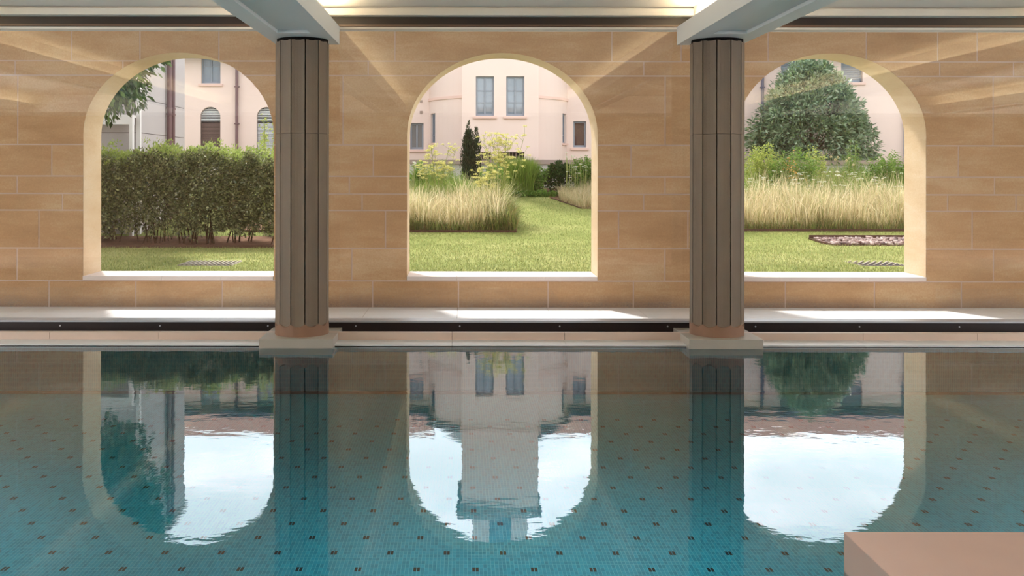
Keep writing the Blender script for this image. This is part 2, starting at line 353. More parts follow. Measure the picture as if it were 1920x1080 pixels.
class MB:
    def __init__(s): s.v = []; s.f = []; s.m = []
    def add(s, vs, fs, mi=0):
        n = len(s.v); s.v += [tuple(p) for p in vs]; s.f += [tuple(i + n for i in f) for f in fs]; s.m += [mi] * len(fs); return s
    def box(s, x0, x1, y0, y1, z0, z1, mi=0):
        return s.add([(x0, y0, z0), (x1, y0, z0), (x1, y1, z0), (x0, y1, z0), (x0, y0, z1), (x1, y0, z1), (x1, y1, z1), (x0, y1, z1)],
                     [(0, 3, 2, 1), (4, 5, 6, 7), (0, 1, 5, 4), (1, 2, 6, 5), (2, 3, 7, 6), (3, 0, 4, 7)], mi)
    def prism_y(s, poly, y0, y1, mi=0):           # poly in (x,z), counter-clockwise seen from -Y
        n = len(poly)
        vs = [(x, y0, z) for x, z in poly] + [(x, y1, z) for x, z in poly]
        fs = [tuple(range(n)), tuple(range(2 * n - 1, n - 1, -1))] + [(i, i + n, (i + 1) % n + n, (i + 1) % n) for i in range(n)]
        return s.add(vs, fs, mi)
    def prism_z(s, poly, z0, z1, mi=0):           # poly in (x,y), counter-clockwise from above
        n = len(poly)
        vs = [(x, y, z0) for x, y in poly] + [(x, y, z1) for x, y in poly]
        fs = [tuple(range(n - 1, -1, -1)), tuple(range(n, 2 * n))] + [(i, (i + 1) % n, (i + 1) % n + n, i + n) for i in range(n)]
        return s.add(vs, fs, mi)
    def tube(s, pts, r, n=6, mi=0, r1=None):
        pts = [Vector(p) for p in pts]; rings = []
        for k, p in enumerate(pts):
            d = (pts[min(k + 1, len(pts) - 1)] - pts[max(k - 1, 0)]).normalized()
            a = d.cross(Vector((0, 1, .013))); a = a.normalized() if a.length > 1e-4 else Vector((1, 0, 0)); b = d.cross(a)
            rr = r if r1 is None else r + (r1 - r) * k / max(1, len(pts) - 1)
            rings.append([p + a * rr * math.cos(t) + b * rr * math.sin(t) for t in [2 * PI * i / n for i in range(n)]])
        vs = [q for rg in rings for q in rg]; fs = []
        for k in range(len(pts) - 1):
            for i in range(n): fs.append((k * n + i, k * n + (i + 1) % n, (k + 1) * n + (i + 1) % n, (k + 1) * n + i))
        fs.append(tuple(range(n - 1, -1, -1))); fs.append(tuple((len(pts) - 1) * n + i for i in range(n)))
        return s.add(vs, fs, mi)
    def build(s, name, mats, parent=None, smooth=False):
        return link(name, s.v, s.f, mats, parent, s.m, smooth)
def cut(o, cutter):
    """boolean difference with a throw-away cutter (MB)"""
    c = link('cutter', cutter.v, cutter.f, [], None)
    bm = bmesh.new(); bm.from_mesh(c.data); bmesh.ops.recalc_face_normals(bm, faces=bm.faces); bm.to_mesh(c.data); bm.free()
    bm = bmesh.new(); bm.from_mesh(o.data); bmesh.ops.recalc_face_normals(bm, faces=bm.faces); bm.to_mesh(o.data); bm.free()
    md = o.modifiers.new('cut', 'BOOLEAN'); md.operation = 'DIFFERENCE'; md.solver = 'EXACT'; md.object = c
    dg = bpy.context.evaluated_depsgraph_get(); dg.update()
    me = bpy.data.meshes.new_from_object(o.evaluated_get(dg), depsgraph=dg)
    o.modifiers.clear(); old = o.data; o.data = me; me.name = old.name
    bpy.data.objects.remove(c); bpy.data.meshes.remove(old)
def bevel(o, wdt=.006, seg=2):
    md = o.modifiers.new('edge', 'BEVEL'); md.width = wdt; md.segments = seg; md.limit_method = 'ANGLE'; md.angle_limit = math.radians(40)
    return o
def copy_tree(o, dx, parent=None):
    c = o.copy(); COL.objects.link(c); ORG[c.name] = ORG[o.name] + Vector((dx, 0, 0))
    if parent is None: c.location.x += dx
    else: c.parent = parent
    for ch in [x for x in bpy.data.objects if x.parent is o]: copy_tree(ch, dx, c)
    return c
def px(x, d): return (x - VX) * d / F
def pz(y, d): return CZ - (y - VY) * d / F
def structure(name, mb, mats, label=None, cat=None):
    o = mb.build(name, mats); tag(o, label, cat, kind='structure'); return o

# ------------------------------------------------------------------ hall: dimensions
GLASS_Y, WALL_Y0, WALL_Y1 = 9.78, 11.9, 12.5
XL, XR, YB = -11.4, 13.4, -2.6
SP = 3.965
COLX = [-1.536, 2.429]
BEAMX = [-1.536 + SP * k for k in (-2, -1, 0, 1, 2, 3)]
ARCHX = [-7.42, -3.456, .479, 4.472, 8.44]
AW, SPRING, RISE, SILL = 1.159, 2.07, 1.004, .357

# walls, floor, ceiling
structure('wall_left', MB().box(XL - .3, XL, YB, WALL_Y1, -.6, 4.0), M['roomwall'])
structure('wall_right', MB().box(XR, XR + .3, YB, WALL_Y1, -.6, 4.0), M['roomwall'])
structure('wall_back', MB().box(XL, XR, YB - .3, YB, -.6, 4.0), M['roomwall'])
structure('floor', MB().box(XL, XR, YB, 2.1, -.6, .1), M['deck'])
structure('ceiling', MB().box(XL, XR, YB, 9.62, 3.25, 3.5), M['ceiling'])
# lowered soffit along the back of the hall, on which the beams land
structure('trim_1', MB().box(XL, XR, YB, -1.3, 2.885, 3.25), M['ceiling'])
# head of the glazing: stepped white fascia over the glass
mb = MB().box(XL, XR, 9.60, 9.9, 3.165, 3.232).box(XL, XR, 9.66, 9.9, 3.232, 3.5).box(XL, XR, 9.9, WALL_Y1, 3.62, 3.9)
structure('trim_2', mb, M['ceiling'])

# pool basin and water
PD = -.44
structure('pool_floor', MB().box(XL, XR, 2.1, 9.3, PD - .2, PD), M['poolfloor'])
mb = MB().box(XL, XR, 9.13, 9.3, PD, -.014)
structure('pool_wall', mb, M['poolwall'])
structure('trim_3', MB().box(XL, XR, 9.112, 9.13, PD, PD + .022), M['brownline'])
structure('trim_4', MB().box(XL, XR, 9.145, 9.3, -.014, .004), M['black'])
mb = MB(); x0, x1, y0, y1 = XL + .02, XR - .02, 2.1, 9.13
mb.add([(x0, y0, PD), (x1, y0, PD), (x1, y1, PD), (x0, y1, PD), (x0, y0, 0), (x1, y0, 0), (x1, y1, 0), (x0, y1, 0)],
       [(4, 5, 6, 7)], 0)
mb.add([(x0, y0, PD + .004), (x1, y0, PD + .004), (x1, y1, PD + .004), (x0, y1, PD + .004), (x0, y0, 0), (x1, y0, 0), (x1, y1, 0), (x0, y1, 0)],
       [(0, 3, 2, 1), (0, 1, 5, 4), (1, 2, 6, 5), (2, 3, 7, 6), (3, 0, 4, 7)], 1)
wat = mb.build('pool_water', [M['water'], M['waterbody']])
tag(wat, 'still blue-green pool water mirroring the arches and columns', 'water', kind='stuff')

# coping ledge at the water's edge, and curb upstand, as slabs with joints
mb = MB(); xs = [XL] + [px(x, 9.2) for x in (94 - 620, 94 - 210, 94, 298, 848, 1061, 1618, 1832, 2042)] + [XR]
for a, b in zip(xs[:-1], xs[1:]): mb.box(a + .0015, b - .0015, 9.13, 9.40, .004, .018)
structure('trim_5', mb, M['coping'])
mb = MB(); xs = [XL] + [px(x, 9.4) for x in (94 - 620, 94 - 210, 94, 298, 848, 1059, 1618, 1832, 2042)] + [XR]
for a, b in zip(xs[:-1], xs[1:]): mb.box(a + .0018, b - .0018, 9.39, 9.46, .0, .087)
structure('trim_6', mb, M['curb'])
structure('trim_7', MB().box(XL, XR, 9.46, 9.72, -.3, .0), M['black'])
# gallery paving beyond the glass
mb = MB(); jx = [px(x, WALL_Y0) for x in (236.7, 408, 693 - 115, 693, 858, 1025, 1192, 1360, 1530, 1700, 1870)]
xs = [XL] + sorted(jx + [px(66, WALL_Y0), px(66, WALL_Y0) - 1.1, px(66, WALL_Y0) - 2.2, px(2050, WALL_Y0)]) + [XR]
for a, b in zip(xs[:-1], xs[1:]):
    for ya, yb in ((9.72, 10.86), (10.86, WALL_Y0 + .02)): mb.box(a + .002, b - .002, ya + .002, yb - .002, -.1, -.018)
mb.box(XL, XR, 9.72, WALL_Y0 + .02, -.14, -.022, 1)
structure('gallery_floor', mb, [M['paving'], M['joint']], 'pale stone slab paving of the gallery behind the glass', 'floor')

# ------------------------------------------------------------------ stone wall with arches
def arch_poly(cx, a=AW, z0=SILL - .045, spring=SPRING, rise=RISE, n=40):
    return [(cx - a, z0), (cx + a, z0)] + [(cx + a * math.cos(t), spring + rise * math.sin(t)) for t in [PI * k / n for k in range(n + 1)]]
cutter = MB()
for cx in ARCHX: cutter.prism_y(arch_poly(cx), 11.4, 13.0)
core = MB().box(XL, XR, WALL_Y0 + .012, WALL_Y1, -.3, 4.0).build('wall_front', M['stone_core_lit'])
cut(core, cutter)
tag(core, 'warm sandstone block wall with three round arched openings', 'wall', kind='structure')
W = lambda y: pz(y, WALL_Y0)
courses = [  # (y top, y bottom, joints x) in photo pixels at the wall's depth
    (-60, 55, (60, 350, 610, 900, 1200, 1500, 1800)),
    (55, 115, (-110, 134, 262, 410, 740, 1147, 1277, 1440, 1624, 1758, 1832)),
    (115, 142, (28, 230, 520, 690, 1207, 1390, 1762, 1900)),
    (142, 272, (33, 565, 643, 1247, 1360, 1862)),
    (272, 331, (97, 700, 590, 1183, 1310, 1797)),
    (331, 364, (32, 560, 655, 1247, 1370, 1865)),
    (364, 395, (117, 600, 679, 1207, 1300, 1777, 1905)),
    (395, 466, (73, 548, 723, 1160, 1290, 1823)),
    (466, 527, (32, 600, 660, 1247, 1330, 1863)),
    (527, 580, (92, 255, 417, 560, 699, 860, 1028, 1188, 1330, 1473, 1640, 1803))]
mb = MB(); mor = .0085
for yt, yb, js in courses:
    xs = sorted(px(j, WALL_Y0) for j in js)
    step = 1.25
    x = xs[0] - step
    while x > XL + .5: xs.insert(0, x); x -= step
    x = xs[-1] + step
    while x < XR - .5: xs.append(x); x += step
    xs = [XL] + xs + [XR]
    for a, b in zip(xs[:-1], xs[1:]): mb.box(a + mor, b - mor, WALL_Y0, WALL_Y0 + .0119, W(yb) + mor, W(yt) - mor)
blk = mb.build('stone_blocks', M['stone'], core)
cut(blk, cutter)
mb = MB().box(XL, XR, WALL_Y0 + .0035, WALL_Y0 + .0117, -.05, 3.9)
mo = mb.build('mortar', M['mortar'], core); cut(mo, cutter)

# window sills, one per arch, each of three slabs
for k, cx in enumerate(ARCHX[1:4]):
    mb = MB(); a, b = cx - AW + .002, cx + AW - .002
    cuts = [a, cx - AW + .61 * 1 + (.0 if k else .35), cx + .52, b] if k != 2 else [a, cx - .62, cx + .46, b]
    for p, q in zip(cuts[:-1], cuts[1:]): mb.box(p, q - .003, WALL_Y0 - .012, WALL_Y1 + .01, SILL - .047, SILL)
    o = mb.build('window_sill', M['sill'])
    tag(o, ('pale stone sill of the left arch, before the clipped hedge', 'pale stone sill of the middle arch, before the lawn path',
            'pale stone sill of the right arch, before the slate pit')[k], 'sill', 'stone sills of the arches')
for cx in (ARCHX[0], ARCHX[4]):
    o = MB().box(cx - AW + .002, cx + AW - .002, WALL_Y0 - .012, WALL_Y1 + .01, SILL - .047, SILL).build('trim_8', M['sill']); tag(o, kind='structure')

# ------------------------------------------------------------------ glazing
bays = [XL] + BEAMX[1:5] + [XR]
for k, (a, b) in enumerate(zip(bays[:-1], bays[1:])):
    r = empty('window_%d' % (k + 1), ((a + b) / 2, GLASS_Y, .04), None, None, kind='structure')
    MB().box(a, b, GLASS_Y - .012, GLASS_Y + .012, .12, 3.12).build('pane', M['glass'], r)
    MB().box(a, b, 9.72, 9.86, -.02, .137).build('bottom_rail', M['dark'], r)
    MB().box(a, b, 9.70, 9.88, .137, .153).build('glazing_bead', M['alu'], r)
    MB().box(a, b, 9.72, 9.86, 3.09, 3.165).build('top_rail', M['dark'], r)
    MB().box(a, b, 9.715, 9.86, 3.070, 3.090).build('head_strip', M['bronze'], r)
    MB().box(a, b, 9.722, 9.86, 3.062, 3.070).build('head_gap', M['black'], r)
    MB().box(a, b, 9.70, 9.86, 3.040, 3.062).build('head_bead', M['ceiling'], r)
    if 0 < k < 4:
        for t in (.12, .38, .63, .9):
            x = a + (b - a) * t
            s = MB().tube([(x, 9.722, .098), (x, 9.715, .098)], .008, 10).build('screw', M['alu'], r)

# ------------------------------------------------------------------ fluted columns
def column(cx, label):
    cyy = 9.37; R = .254
    r = empty('fluted_column', (cx, cyy, .0), label, 'column', 'fluted columns at the water edge')
    half = .342
    bevel(MB().box(cx - half, cx + half, cyy - half, cyy + half, -.06, .086).build('plinth', M['plinth'], r), .004)
    prof = []
    g = math.radians(1.1); s15 = math.radians(15)
    for k in range(12):
        e = -PI / 2 + s15 + k * 2 * s15        # flute edge
        prof += [(R - .075, e - g * .5), (R - .075, e + g * .5), (R, e + g)]
        c0 = R * math.cos(s15)
        for t in (.25, .5, .75):
            ang = e + 2 * s15 * t; da = ang - (e + s15)
            prof.append((c0 / math.cos(da) - .007 * math.sin(PI * t), ang))
        prof.append((R, e + 2 * s15 - g))
    pts = [(cx + a * math.cos(t), cyy + a * math.sin(t)) for a, t in prof]
    MB().prism_z(pts, .17, 1.9855).build('shaft_drum', M['column'], r)
    MB().prism_z(pts, 1.9885, 2.862).build('shaft_drum', M['column'], r)
    # base ring whose top edge dips under every flute
    mb = MB(); n = 144; vs = []
    for i in range(n):
        t = -PI / 2 + 2 * PI * i / n
        q = ((t + PI / 2 - s15) % (2 * s15)) / (2 * s15)
        zz = .205 - .03 * math.sin(PI * q)
        for rad, z in ((R + .001, .086), (R + .001, zz - .002), (R - .03, zz + .012)):
            vs.append((cx + rad * math.cos(t), cyy + rad * math.sin(t), z))
    fs = []
    for i in range(n):
        j = (i + 1) % n
        for h in (0, 1): fs.append((i * 3 + h, j * 3 + h, j * 3 + h + 1, i * 3 + h + 1))
    mb.add(vs, fs); mb.build('base_ring', M['colbase'], r)
    MB().prism_z([(cx + (R - .012) * math.cos(t), cyy + (R - .012) * math.sin(t)) for t in [2 * PI * k / 48 for k in range(48)]], 2.858, 2.8865).build('shadow_gap', M['black'], r)
    return r
column(COLX[0], 'left one of two grey stone fluted columns on a square plinth, beside the hedge arch')
column(COLX[1], 'right one of two grey stone fluted columns on a square plinth, beside the tree arch')

# ------------------------------------------------------------------ ceiling beams with light coves
BZ, BT = 2.887, 3.066
def make_beam(cx, label):
    r = empty('ceiling_beam', (cx, 9.7, BZ), label, 'beam', 'white ceiling beams over the pool')
    hw, rh = .312, .15; y0, y1 = -1.3, 9.70
    mb = MB().box(cx - hw, cx + hw, y0, y1, BZ + .03, BT)
    mb.box(cx - hw, cx - rh, y0, y1, BZ, BZ + .03).box(cx + rh, cx + hw, y0, y1, BZ, BZ + .03).box(cx - rh, cx + rh, 8.9, y1, BZ, BZ + .03)
    mb.build('body', M['beam'], r)
    MB().box(cx - .17, cx + .17, y0, y1 - .1, BT, 3.25).build('neck', M['ceiling'], r)
    for s in (-1, 1):
        MB().box(cx + s * .235 - .02, cx + s * .235 + .02, y0 + .05, 9.45, BT, BT + .006).build('light_strip', M['led'], r)['label'] = 'warm glowing light strip on top of the beam'
    return r
blab = ['white ceiling beam farthest left, seen only reflected in the glass', 'white ceiling beam left of the hedge arch, seen reflected in the glass',
        'white recessed ceiling beam resting on the left fluted column', 'white recessed ceiling beam resting on the right fluted column',
        'white ceiling beam right of the tree arch, seen reflected in the glass', 'white ceiling beam farthest right, seen only reflected in the glass']
b0 = make_beam(BEAMX[0], blab[0])
for k in range(1, 6):
    c = copy_tree(b0, BEAMX[k] - BEAMX[0]); c['label'] = blab[k]

# added glowing fill panel, unseen behind the glass head, brightening the stone wall
r = empty('gallery_fill_panel', (.5, 10.35, 3.62), 'added long flat warm fill panel, unseen in the gallery ceiling behind the glass head', 'fill light')
MB().box(XL + .2, XR - .2, 10.0, 10.7, 3.58, 3.62).build('housing', M['whitepaint'], r)
MB().box(XL + .25, XR - .25, 10.03, 10.67, 3.576, 3.58).build('fill_face', M['panel'], r)

# ------------------------------------------------------------------ stone platform at the near edge of the pool
bevel(tag(MB().box(1.56, 7.5, 2.1, 4.01, -.44, .159).build('stone_platform', M['deckside']),
    'pinkish stone platform block jutting into the pool, lower right corner', 'platform'), .004)

# ------------------------------------------------------------------ garden ground
def gz(d):
    if d < 17.2: return .33 + (d - 12.5) / 4.7 * .036
    return .366 + (d - 17.2) * .125
ys = [12.48, 13.5, 14.5, 15.5, 16.5, 17.2, 17.8, 18.5, 19.5, 21, 22.5, 24, 26, 28, 40]
xs = np.linspace(-26, 30, 30)
vs = []; fs = []
for y in ys:
    for x in xs: vs.append((x, y, gz(min(y, 25))))
nx = len(xs)
for j in range(len(ys) - 1):
    for i in range(nx - 1): fs.append((j * nx + i, j * nx + i + 1, (j + 1) * nx + i + 1, (j + 1) * nx + i))
n0 = len(vs)
lawn = link('lawn', vs, fs, M['lawn'], smooth=True); tag(lawn, 'mown green lawn rising gently to the villa', 'lawn', kind='structure')

def blades(pts, h, wdt, lean, dirs=None):
    """bent two-segment blades: (n*5 verts, quads + tris as quads with a doubled corner avoided)"""
    n = len(pts); a = RNG.uniform(0, 2 * PI, n); d = np.stack([np.cos(a), np.sin(a), np.zeros(n)], 1)
    side = np.stack([-d[:, 1], d[:, 0], np.zeros(n)], 1) * wdt[:, None] / 2
    up = np.array([0, 0, 1.0])
    mid = pts + up * (h * .55)[:, None] + d * (lean * h * .25)[:, None]
    tip = pts + up * (h * (1 - .25 * lean))[:, None] + d * (lean * h * .9)[:, None]
    v = np.stack([pts - side, pts + side, mid + side * .8, mid - side * .8, tip + side * .15, tip - side * .15], 1).reshape(-1, 3)
    b = (np.arange(n) * 6)[:, None]
    f = np.concatenate([b + np.array([0, 1, 2, 3]), b + np.array([3, 2, 4, 5])], 1).reshape(-1, 4)
    return v, f
def leaves(pts, dirs, ln, wd, fold=.25):
    n = len(pts); dirs = dirs / np.linalg.norm(dirs, axis=1, keepdims=True)
    rnd = RNG.normal(size=(n, 3)); side = np.cross(dirs, rnd); side /= np.linalg.norm(side, axis=1, keepdims=True) + 1e-9
    nrm = np.cross(dirs, side)
    ln = ln[:, None]; wd = wd[:, None]
    m = pts + dirs * ln * .45 - nrm * wd * fold
    v = np.stack([pts, m + side * wd / 2 + nrm * wd * fold, pts + dirs * ln, m - side * wd / 2 + nrm * wd * fold], 1).reshape(-1, 3)
    f = (np.arange(n) * 4)[:, None] + np.array([0, 1, 2, 3])
    return v, f
def merge(parts):
    V = []; Fc = []; o = 0
    for v, f in parts: V.append(v); Fc.append(f + o); o += len(v)
    return np.concatenate(V), np.concatenate(Fc)
def gzv(y): return np.where(y < 17.2, .33 + (y - 12.5) / 4.7 * .036, .366 + (y - 17.2) * .125)

# beds cut out of the turf (x0,x1,y0,y1)
BEDS = [(-4.2, 1.0, 18.25, 22.6), (5.0, 12.5, 18.4, 23.4), (6.35, 12, 16.9, 17.7), (-8.5, -2.9, 16.3, 17.7)]
n = 150000; GX_ = -5.9
P = np.stack([RNG.uniform(-7, 11, n), 12.55 + (RNG.uniform(0, 1, n) ** 1.3) * 10.4, np.zeros(n)], 1)
keep = np.ones(n, bool)
for a, b, c, d in BEDS: keep &= ~((P[:, 0] > a) & (P[:, 0] < b) & (P[:, 1] > c) & (P[:, 1] < d))
for a, b in ((-3.95, -3.12), (5.5, 6.2)): keep &= ~((P[:, 0] > a) & (P[:, 0] < b) & (P[:, 1] > 13.3) & (P[:, 1] < 14.25))
keep &= ~((P[:, 0] < GX_) & (P[:, 1] > 17.7))
keep &= (P[:, 0] > P[:, 1] * -.5) & (P[:, 0] < P[:, 1] * .55)
P = P[keep]; P[:, 2] = gzv(P[:, 1]) - .003
v, f = blades(P, RNG.uniform(.02, .045, len(P)), RNG.uniform(.005, .009, len(P)), RNG.uniform(.1, .9, len(P)))
tag(link('turf_grass', v, f, M['turfblade']), 'short mown grass blades of the sunlit lawn', 'grass', kind='stuff')

# beds: soil + metal edging
def bed_soil(name, poly, label, lift=.012):
    mb = MB(); n = len(poly)
    mb.add([(x, y, gz(y) + lift) for x, y in poly] + [(x, y, gz(y) - .15) for x, y in poly], [tuple(range(n))] + [(i, i + n, (i + 1) % n + n, (i + 1) % n) for i in range(n)])
    o = mb.build(name, M['soil']); tag(o, label, 'soil', kind='structure'); return o
bed_soil('bed_soil', [(-4.2, 18.27), (.98, 18.27), (1.02, 22.7), (-4.2, 22.7)], 'brown soil of the planted bed in the middle arch')
bed_soil('bed_soil', [(4.6, 18.42), (12.5, 18.42), (12.5, 24.2), (4.6, 24.2)], 'brown soil under the dry grass in the right arch')
bed_soil('bed_soil', [(-8.6, 16.32), (-2.9, 16.32), (-2.9, 17.8), (-8.6, 17.8)], 'brown soil strip under the clipped hedge')
bed_soil('bed_soil', [(2.0, 22.5), (2.55, 21.0), (5, 20.9), (5, 24), (2.0, 24)], 'bare soil of the small bed right of the lawn path')
def edging(a, b, label, hgt=.045, th=.02):
    mb = MB(); (xa, ya), (xb, yb) = a, b
    d = Vector((xb - xa, yb - ya, 0)).normalized(); nrm = Vector((-d.y, d.x, 0)) * th
    vs = []
    for (x, y) in (a, b):
        for k in (0, 1):
            for z in (-.1, hgt): vs.append((x + nrm.x * k, y + nrm.y * k, gz(y) + z))
    mb.add(vs, [(0, 4, 5, 1), (2, 3, 7, 6), (1, 5, 7, 3), (0, 2, 6, 4), (0, 1, 3, 2), (4, 6, 7, 5)])
    return tag(mb.build('bed_edging', M['edging']), label, 'edging', 'rusty metal garden edgings')
edging((-4.2, 18.25), (1.0, 18.25), 'rusty metal edging along the front of the middle grass bed')
edging((1.0, 18.25), (1.03, 22.6), 'rusty metal edging along the side of the middle grass bed')
edging((4.6, 18.4), (12.5, 18.4), 'rusty metal edging along the dry grass bed in the right arch')
edging((-8.6, 16.28), (-2.9, 16.28), 'rusty metal edging in front of the clipped hedge')
edging((2.02, 22.4), (2.53, 21.0), 'rusty metal edging at the corner of the small bed right of the path', .02)

# slate pit on the right
PIT = [(px(1518, 17.65), 17.66), (px(1566, 16.9), 16.88), (12.2, 16.88), (12.2, 17.66)]
mb = MB(); nn = 4
mb.add([(x, y, gz(y) + .004) for x, y in PIT] + [(x, y, gz(y) - .1) for x, y in PIT], [(3, 2, 1, 0)[::-1]] + [(i, i + nn, (i + 1) % nn + nn, (i + 1) % nn) for i in range(nn)])
r = empty('slate_pit', (9.2, 17.2, gz(17.2)), 'shallow pit of broken slate chips with a dark metal rim set in the lawn', 'pit')
mb.build('pit_bed', M['soil'], r)
mb = MB()
for (xa, ya), (xb, yb), hh in ((PIT[0], PIT[1], .02), (PIT[1], PIT[2], .018), (PIT[3], PIT[0], .075)):
    d = Vector((xb - xa, yb - ya, 0)).normalized(); q = Vector((d.y, -d.x, 0)) * .02; vs = []
    for (x, y) in ((xa, ya), (xb, yb)):
        for k in (0, 1):
            for z in (-.1, hh): vs.append((x + q.x * k, y + q.y * k, gz(y) + z))
    mb.add(vs, [(0, 4, 5, 1), (2, 3, 7, 6), (1, 5, 7, 3), (0, 2, 6, 4), (0, 1, 3, 2), (4, 6, 7, 5)])
mb.build('rim', M['edging'], r)
V = []; Fc = []
def chip(c, s):
    k = len(V); q = [Vector((random.uniform(.5, 1) * sx, random.uniform(.5, 1) * sy, random.uniform(.5, 1) * sz * .45)) * s for sz in (-1, 1) for sy in (-1, 1) for sx in (-1, 1)]
    rot = Matrix.Rotation(random.uniform(0, 6.3), 3, 'Z') @ Matrix.Rotation(random.uniform(-.7, .7), 3, 'X')
    for p in q: V.append(tuple(rot @ p + c))
    for fc in ((0, 2, 3, 1), (4, 5, 7, 6), (0, 1, 5, 4), (2, 6, 7, 3), (0, 4, 6, 2), (1, 3, 7, 5)): Fc.append([i + k for i in fc])
for _ in range(1500):
    y = random.uniform(16.95, 17.6); t = (y - 16.88) / .78
    xl = PIT[1][0] + (PIT[0][0] - PIT[1][0]) * t
    x = random.uniform(xl + .05, 10.2)
    chip(Vector((x, y, gz(y) + .02 + random.uniform(0, .02))), random.uniform(.025, .055))
o = link('slate_chips', V, np.array(Fc), M['chips'], r); o['kind'] = 'stuff'

# drain grates
def grate(x0, x1, y0, y1, label, skew):
    r = empty('drain_grate', ((x0 + x1) / 2, (y0 + y1) / 2, gz(y0)), label, 'grate', 'drain grates in the lawn')
    z = gz(y0)
    fr = MB().box(x0, x1, y0, y0 + .025, z - .03, z + .005).box(x0, x1, y1 - .025, y1, z - .03, z + .005).box(x0, x0 + .025, y0, y1, z - .03, z + .005).box(x1 - .025, x1, y0, y1, z - .03, z + .005)
    fr.build('frame', M['grate'], r)
    MB().box(x0 + .02, x1 - .02, y0 + .02, y1 - .02, z - .02, z + .004).build('sump', M['shade'], r)
    nb = 12
    mb = MB()
    for k in range(nb):
        mg = .03 - skew
        x = x0 + mg + (x1 - x0 - 2 * mg) * k / (nb - 1)
        ta, tb = 0.0, 1.0                                   # slanted bar, trimmed to the frame
        if skew:
            lo_t, hi_t = (x0 + .03 - (x - skew)) / (2 * skew), (x1 - .03 - (x - skew)) / (2 * skew)
            ta, tb = max(0, lo_t), min(1, hi_t)
        if tb - ta < .08: continue
        xa_, xb_ = x - skew + 2 * skew * ta, x - skew + 2 * skew * tb; ya_, yb_ = y0 + .02 + (y1 - y0 - .04) * ta, y0 + .02 + (y1 - y0 - .04) * tb
        mb.add([(xa_ - .011, ya_, z), (xa_ + .011, ya_, z), (xb_ + .011, yb_, z), (xb_ - .011, yb_, z), (xa_ - .011, ya_, z + .016), (xa_ + .011, ya_, z + .016), (xb_ + .011, yb_, z + .016), (xb_ - .011, yb_, z + .016)],
               [(0, 3, 2, 1), (4, 5, 6, 7), (0, 1, 5, 4), (1, 2, 6, 5), (2, 3, 7, 6), (3, 0, 4, 7)])
    mb.build('bars', M['grate'], r)
grate(-3.92, -3.16, 13.4, 14.12, 'steel drain grate in the lawn of the left arch, before the hedge', 0)
grate(5.5, 6.15, 13.5, 14.2, 'steel drain grate in the lawn of the right arch, before the slate pit', .2)

# ------------------------------------------------------------------ plants
def clump_leaves(centres, rad, per, ln, wd, out_from, droop=.25, squash=(1, 1, 1)):
    C = np.repeat(centres, per, 0); R = np.repeat(rad, per)
    off = RNG.normal(size=C.shape); off /= np.linalg.norm(off, axis=1, keepdims=True)
    off *= (RNG.uniform(0, 1, len(C)) ** .4 * R)[:, None] * np.array(squash)
    P = C + off
    d = (P - out_from); d /= np.linalg.norm(d, axis=1, keepdims=True) + 1e-6
    d = d * .7 + off / (np.linalg.norm(off, axis=1, keepdims=True) + 1e-6) * .5 + RNG.normal(size=P.shape) * .45 - np.array([0, 0, droop])
    return leaves(P, d, RNG.uniform(*ln, len(P)), RNG.uniform(*wd, len(P)))

# hedge
r = empty('hedge', (-5.6, 17.0, gz(17.0)), 'long clipped green hedge of small leaves in the left arch', 'hedge')
X0, X1, Y0, Y1 = -8.4, -2.9, 16.42, 17.55
zt = lambda x: 1.93 + .05 * np.sin(x * 2.3) + .045 * np.sin(x * 7.1 + 1) + .03 * np.sin(x * 17)
nc = 2300; cx = RNG.uniform(X0, X1, nc); u = RNG.uniform(0, 1, nc)
cyy = np.where(RNG.uniform(0, 1, nc) < .5, Y0 + np.abs(RNG.normal(0, .12, nc)), RNG.uniform(Y0, Y1, nc))
cz = .60 + (zt(cx) - .66) * u ** .75
C = np.stack([cx, cyy, cz], 1)
lo = clump_leaves(C, RNG.uniform(.05, .17, nc), 34, (.04, .07), (.022, .038), np.array([-5.6, 17.0, 1.0]), .0)
link('foliage', lo[0], lo[1], M['hedge'], r)
nc = 620; cx = RNG.uniform(X0, X1, nc)
C = np.stack([cx, RNG.uniform(Y0, Y1, nc), zt(cx) - np.abs(RNG.normal(0, .13, nc)) + .05 + .13 * (RNG.uniform(0, 1, nc) > .93)], 1)
hi = clump_leaves(C, RNG.uniform(.04, .10, nc), 22, (.035, .06), (.02, .032), np.array([-5.6, 17.0, 0.0]), -.3)
link('young_shoots', hi[0], hi[1], M['hedge_top'], r)['label'] = 'pale new shoots on top of the hedge'
mb = MB()
for _ in range(90):
    x = random.uniform(X0, X1); y = random.uniform(16.6, 17.4); p = Vector((x, y, gz(y)))
    tip = Vector((x + random.uniform(-.25, .25), y + random.uniform(-.15, .15), random.uniform(1.0, 1.6)))
    mb.tube([p, p.lerp(tip, .5) + Vector((random.uniform(-.05, .05), 0, 0)), tip], random.uniform(.008, .018), 5, 0, .005)
mb.build('stems', M['bark'], r)

def tube_branches(mb, base, tips, r0):
    for t in tips:
        b = base.lerp(t, random.uniform(.05, .25)); m = b.lerp(t, .5) + Vector((random.uniform(-.1, .1), random.uniform(-.1, .1), random.uniform(0, .12)))
        mb.tube([base, b, m, t], r0, 6, 0, r0 * .3)

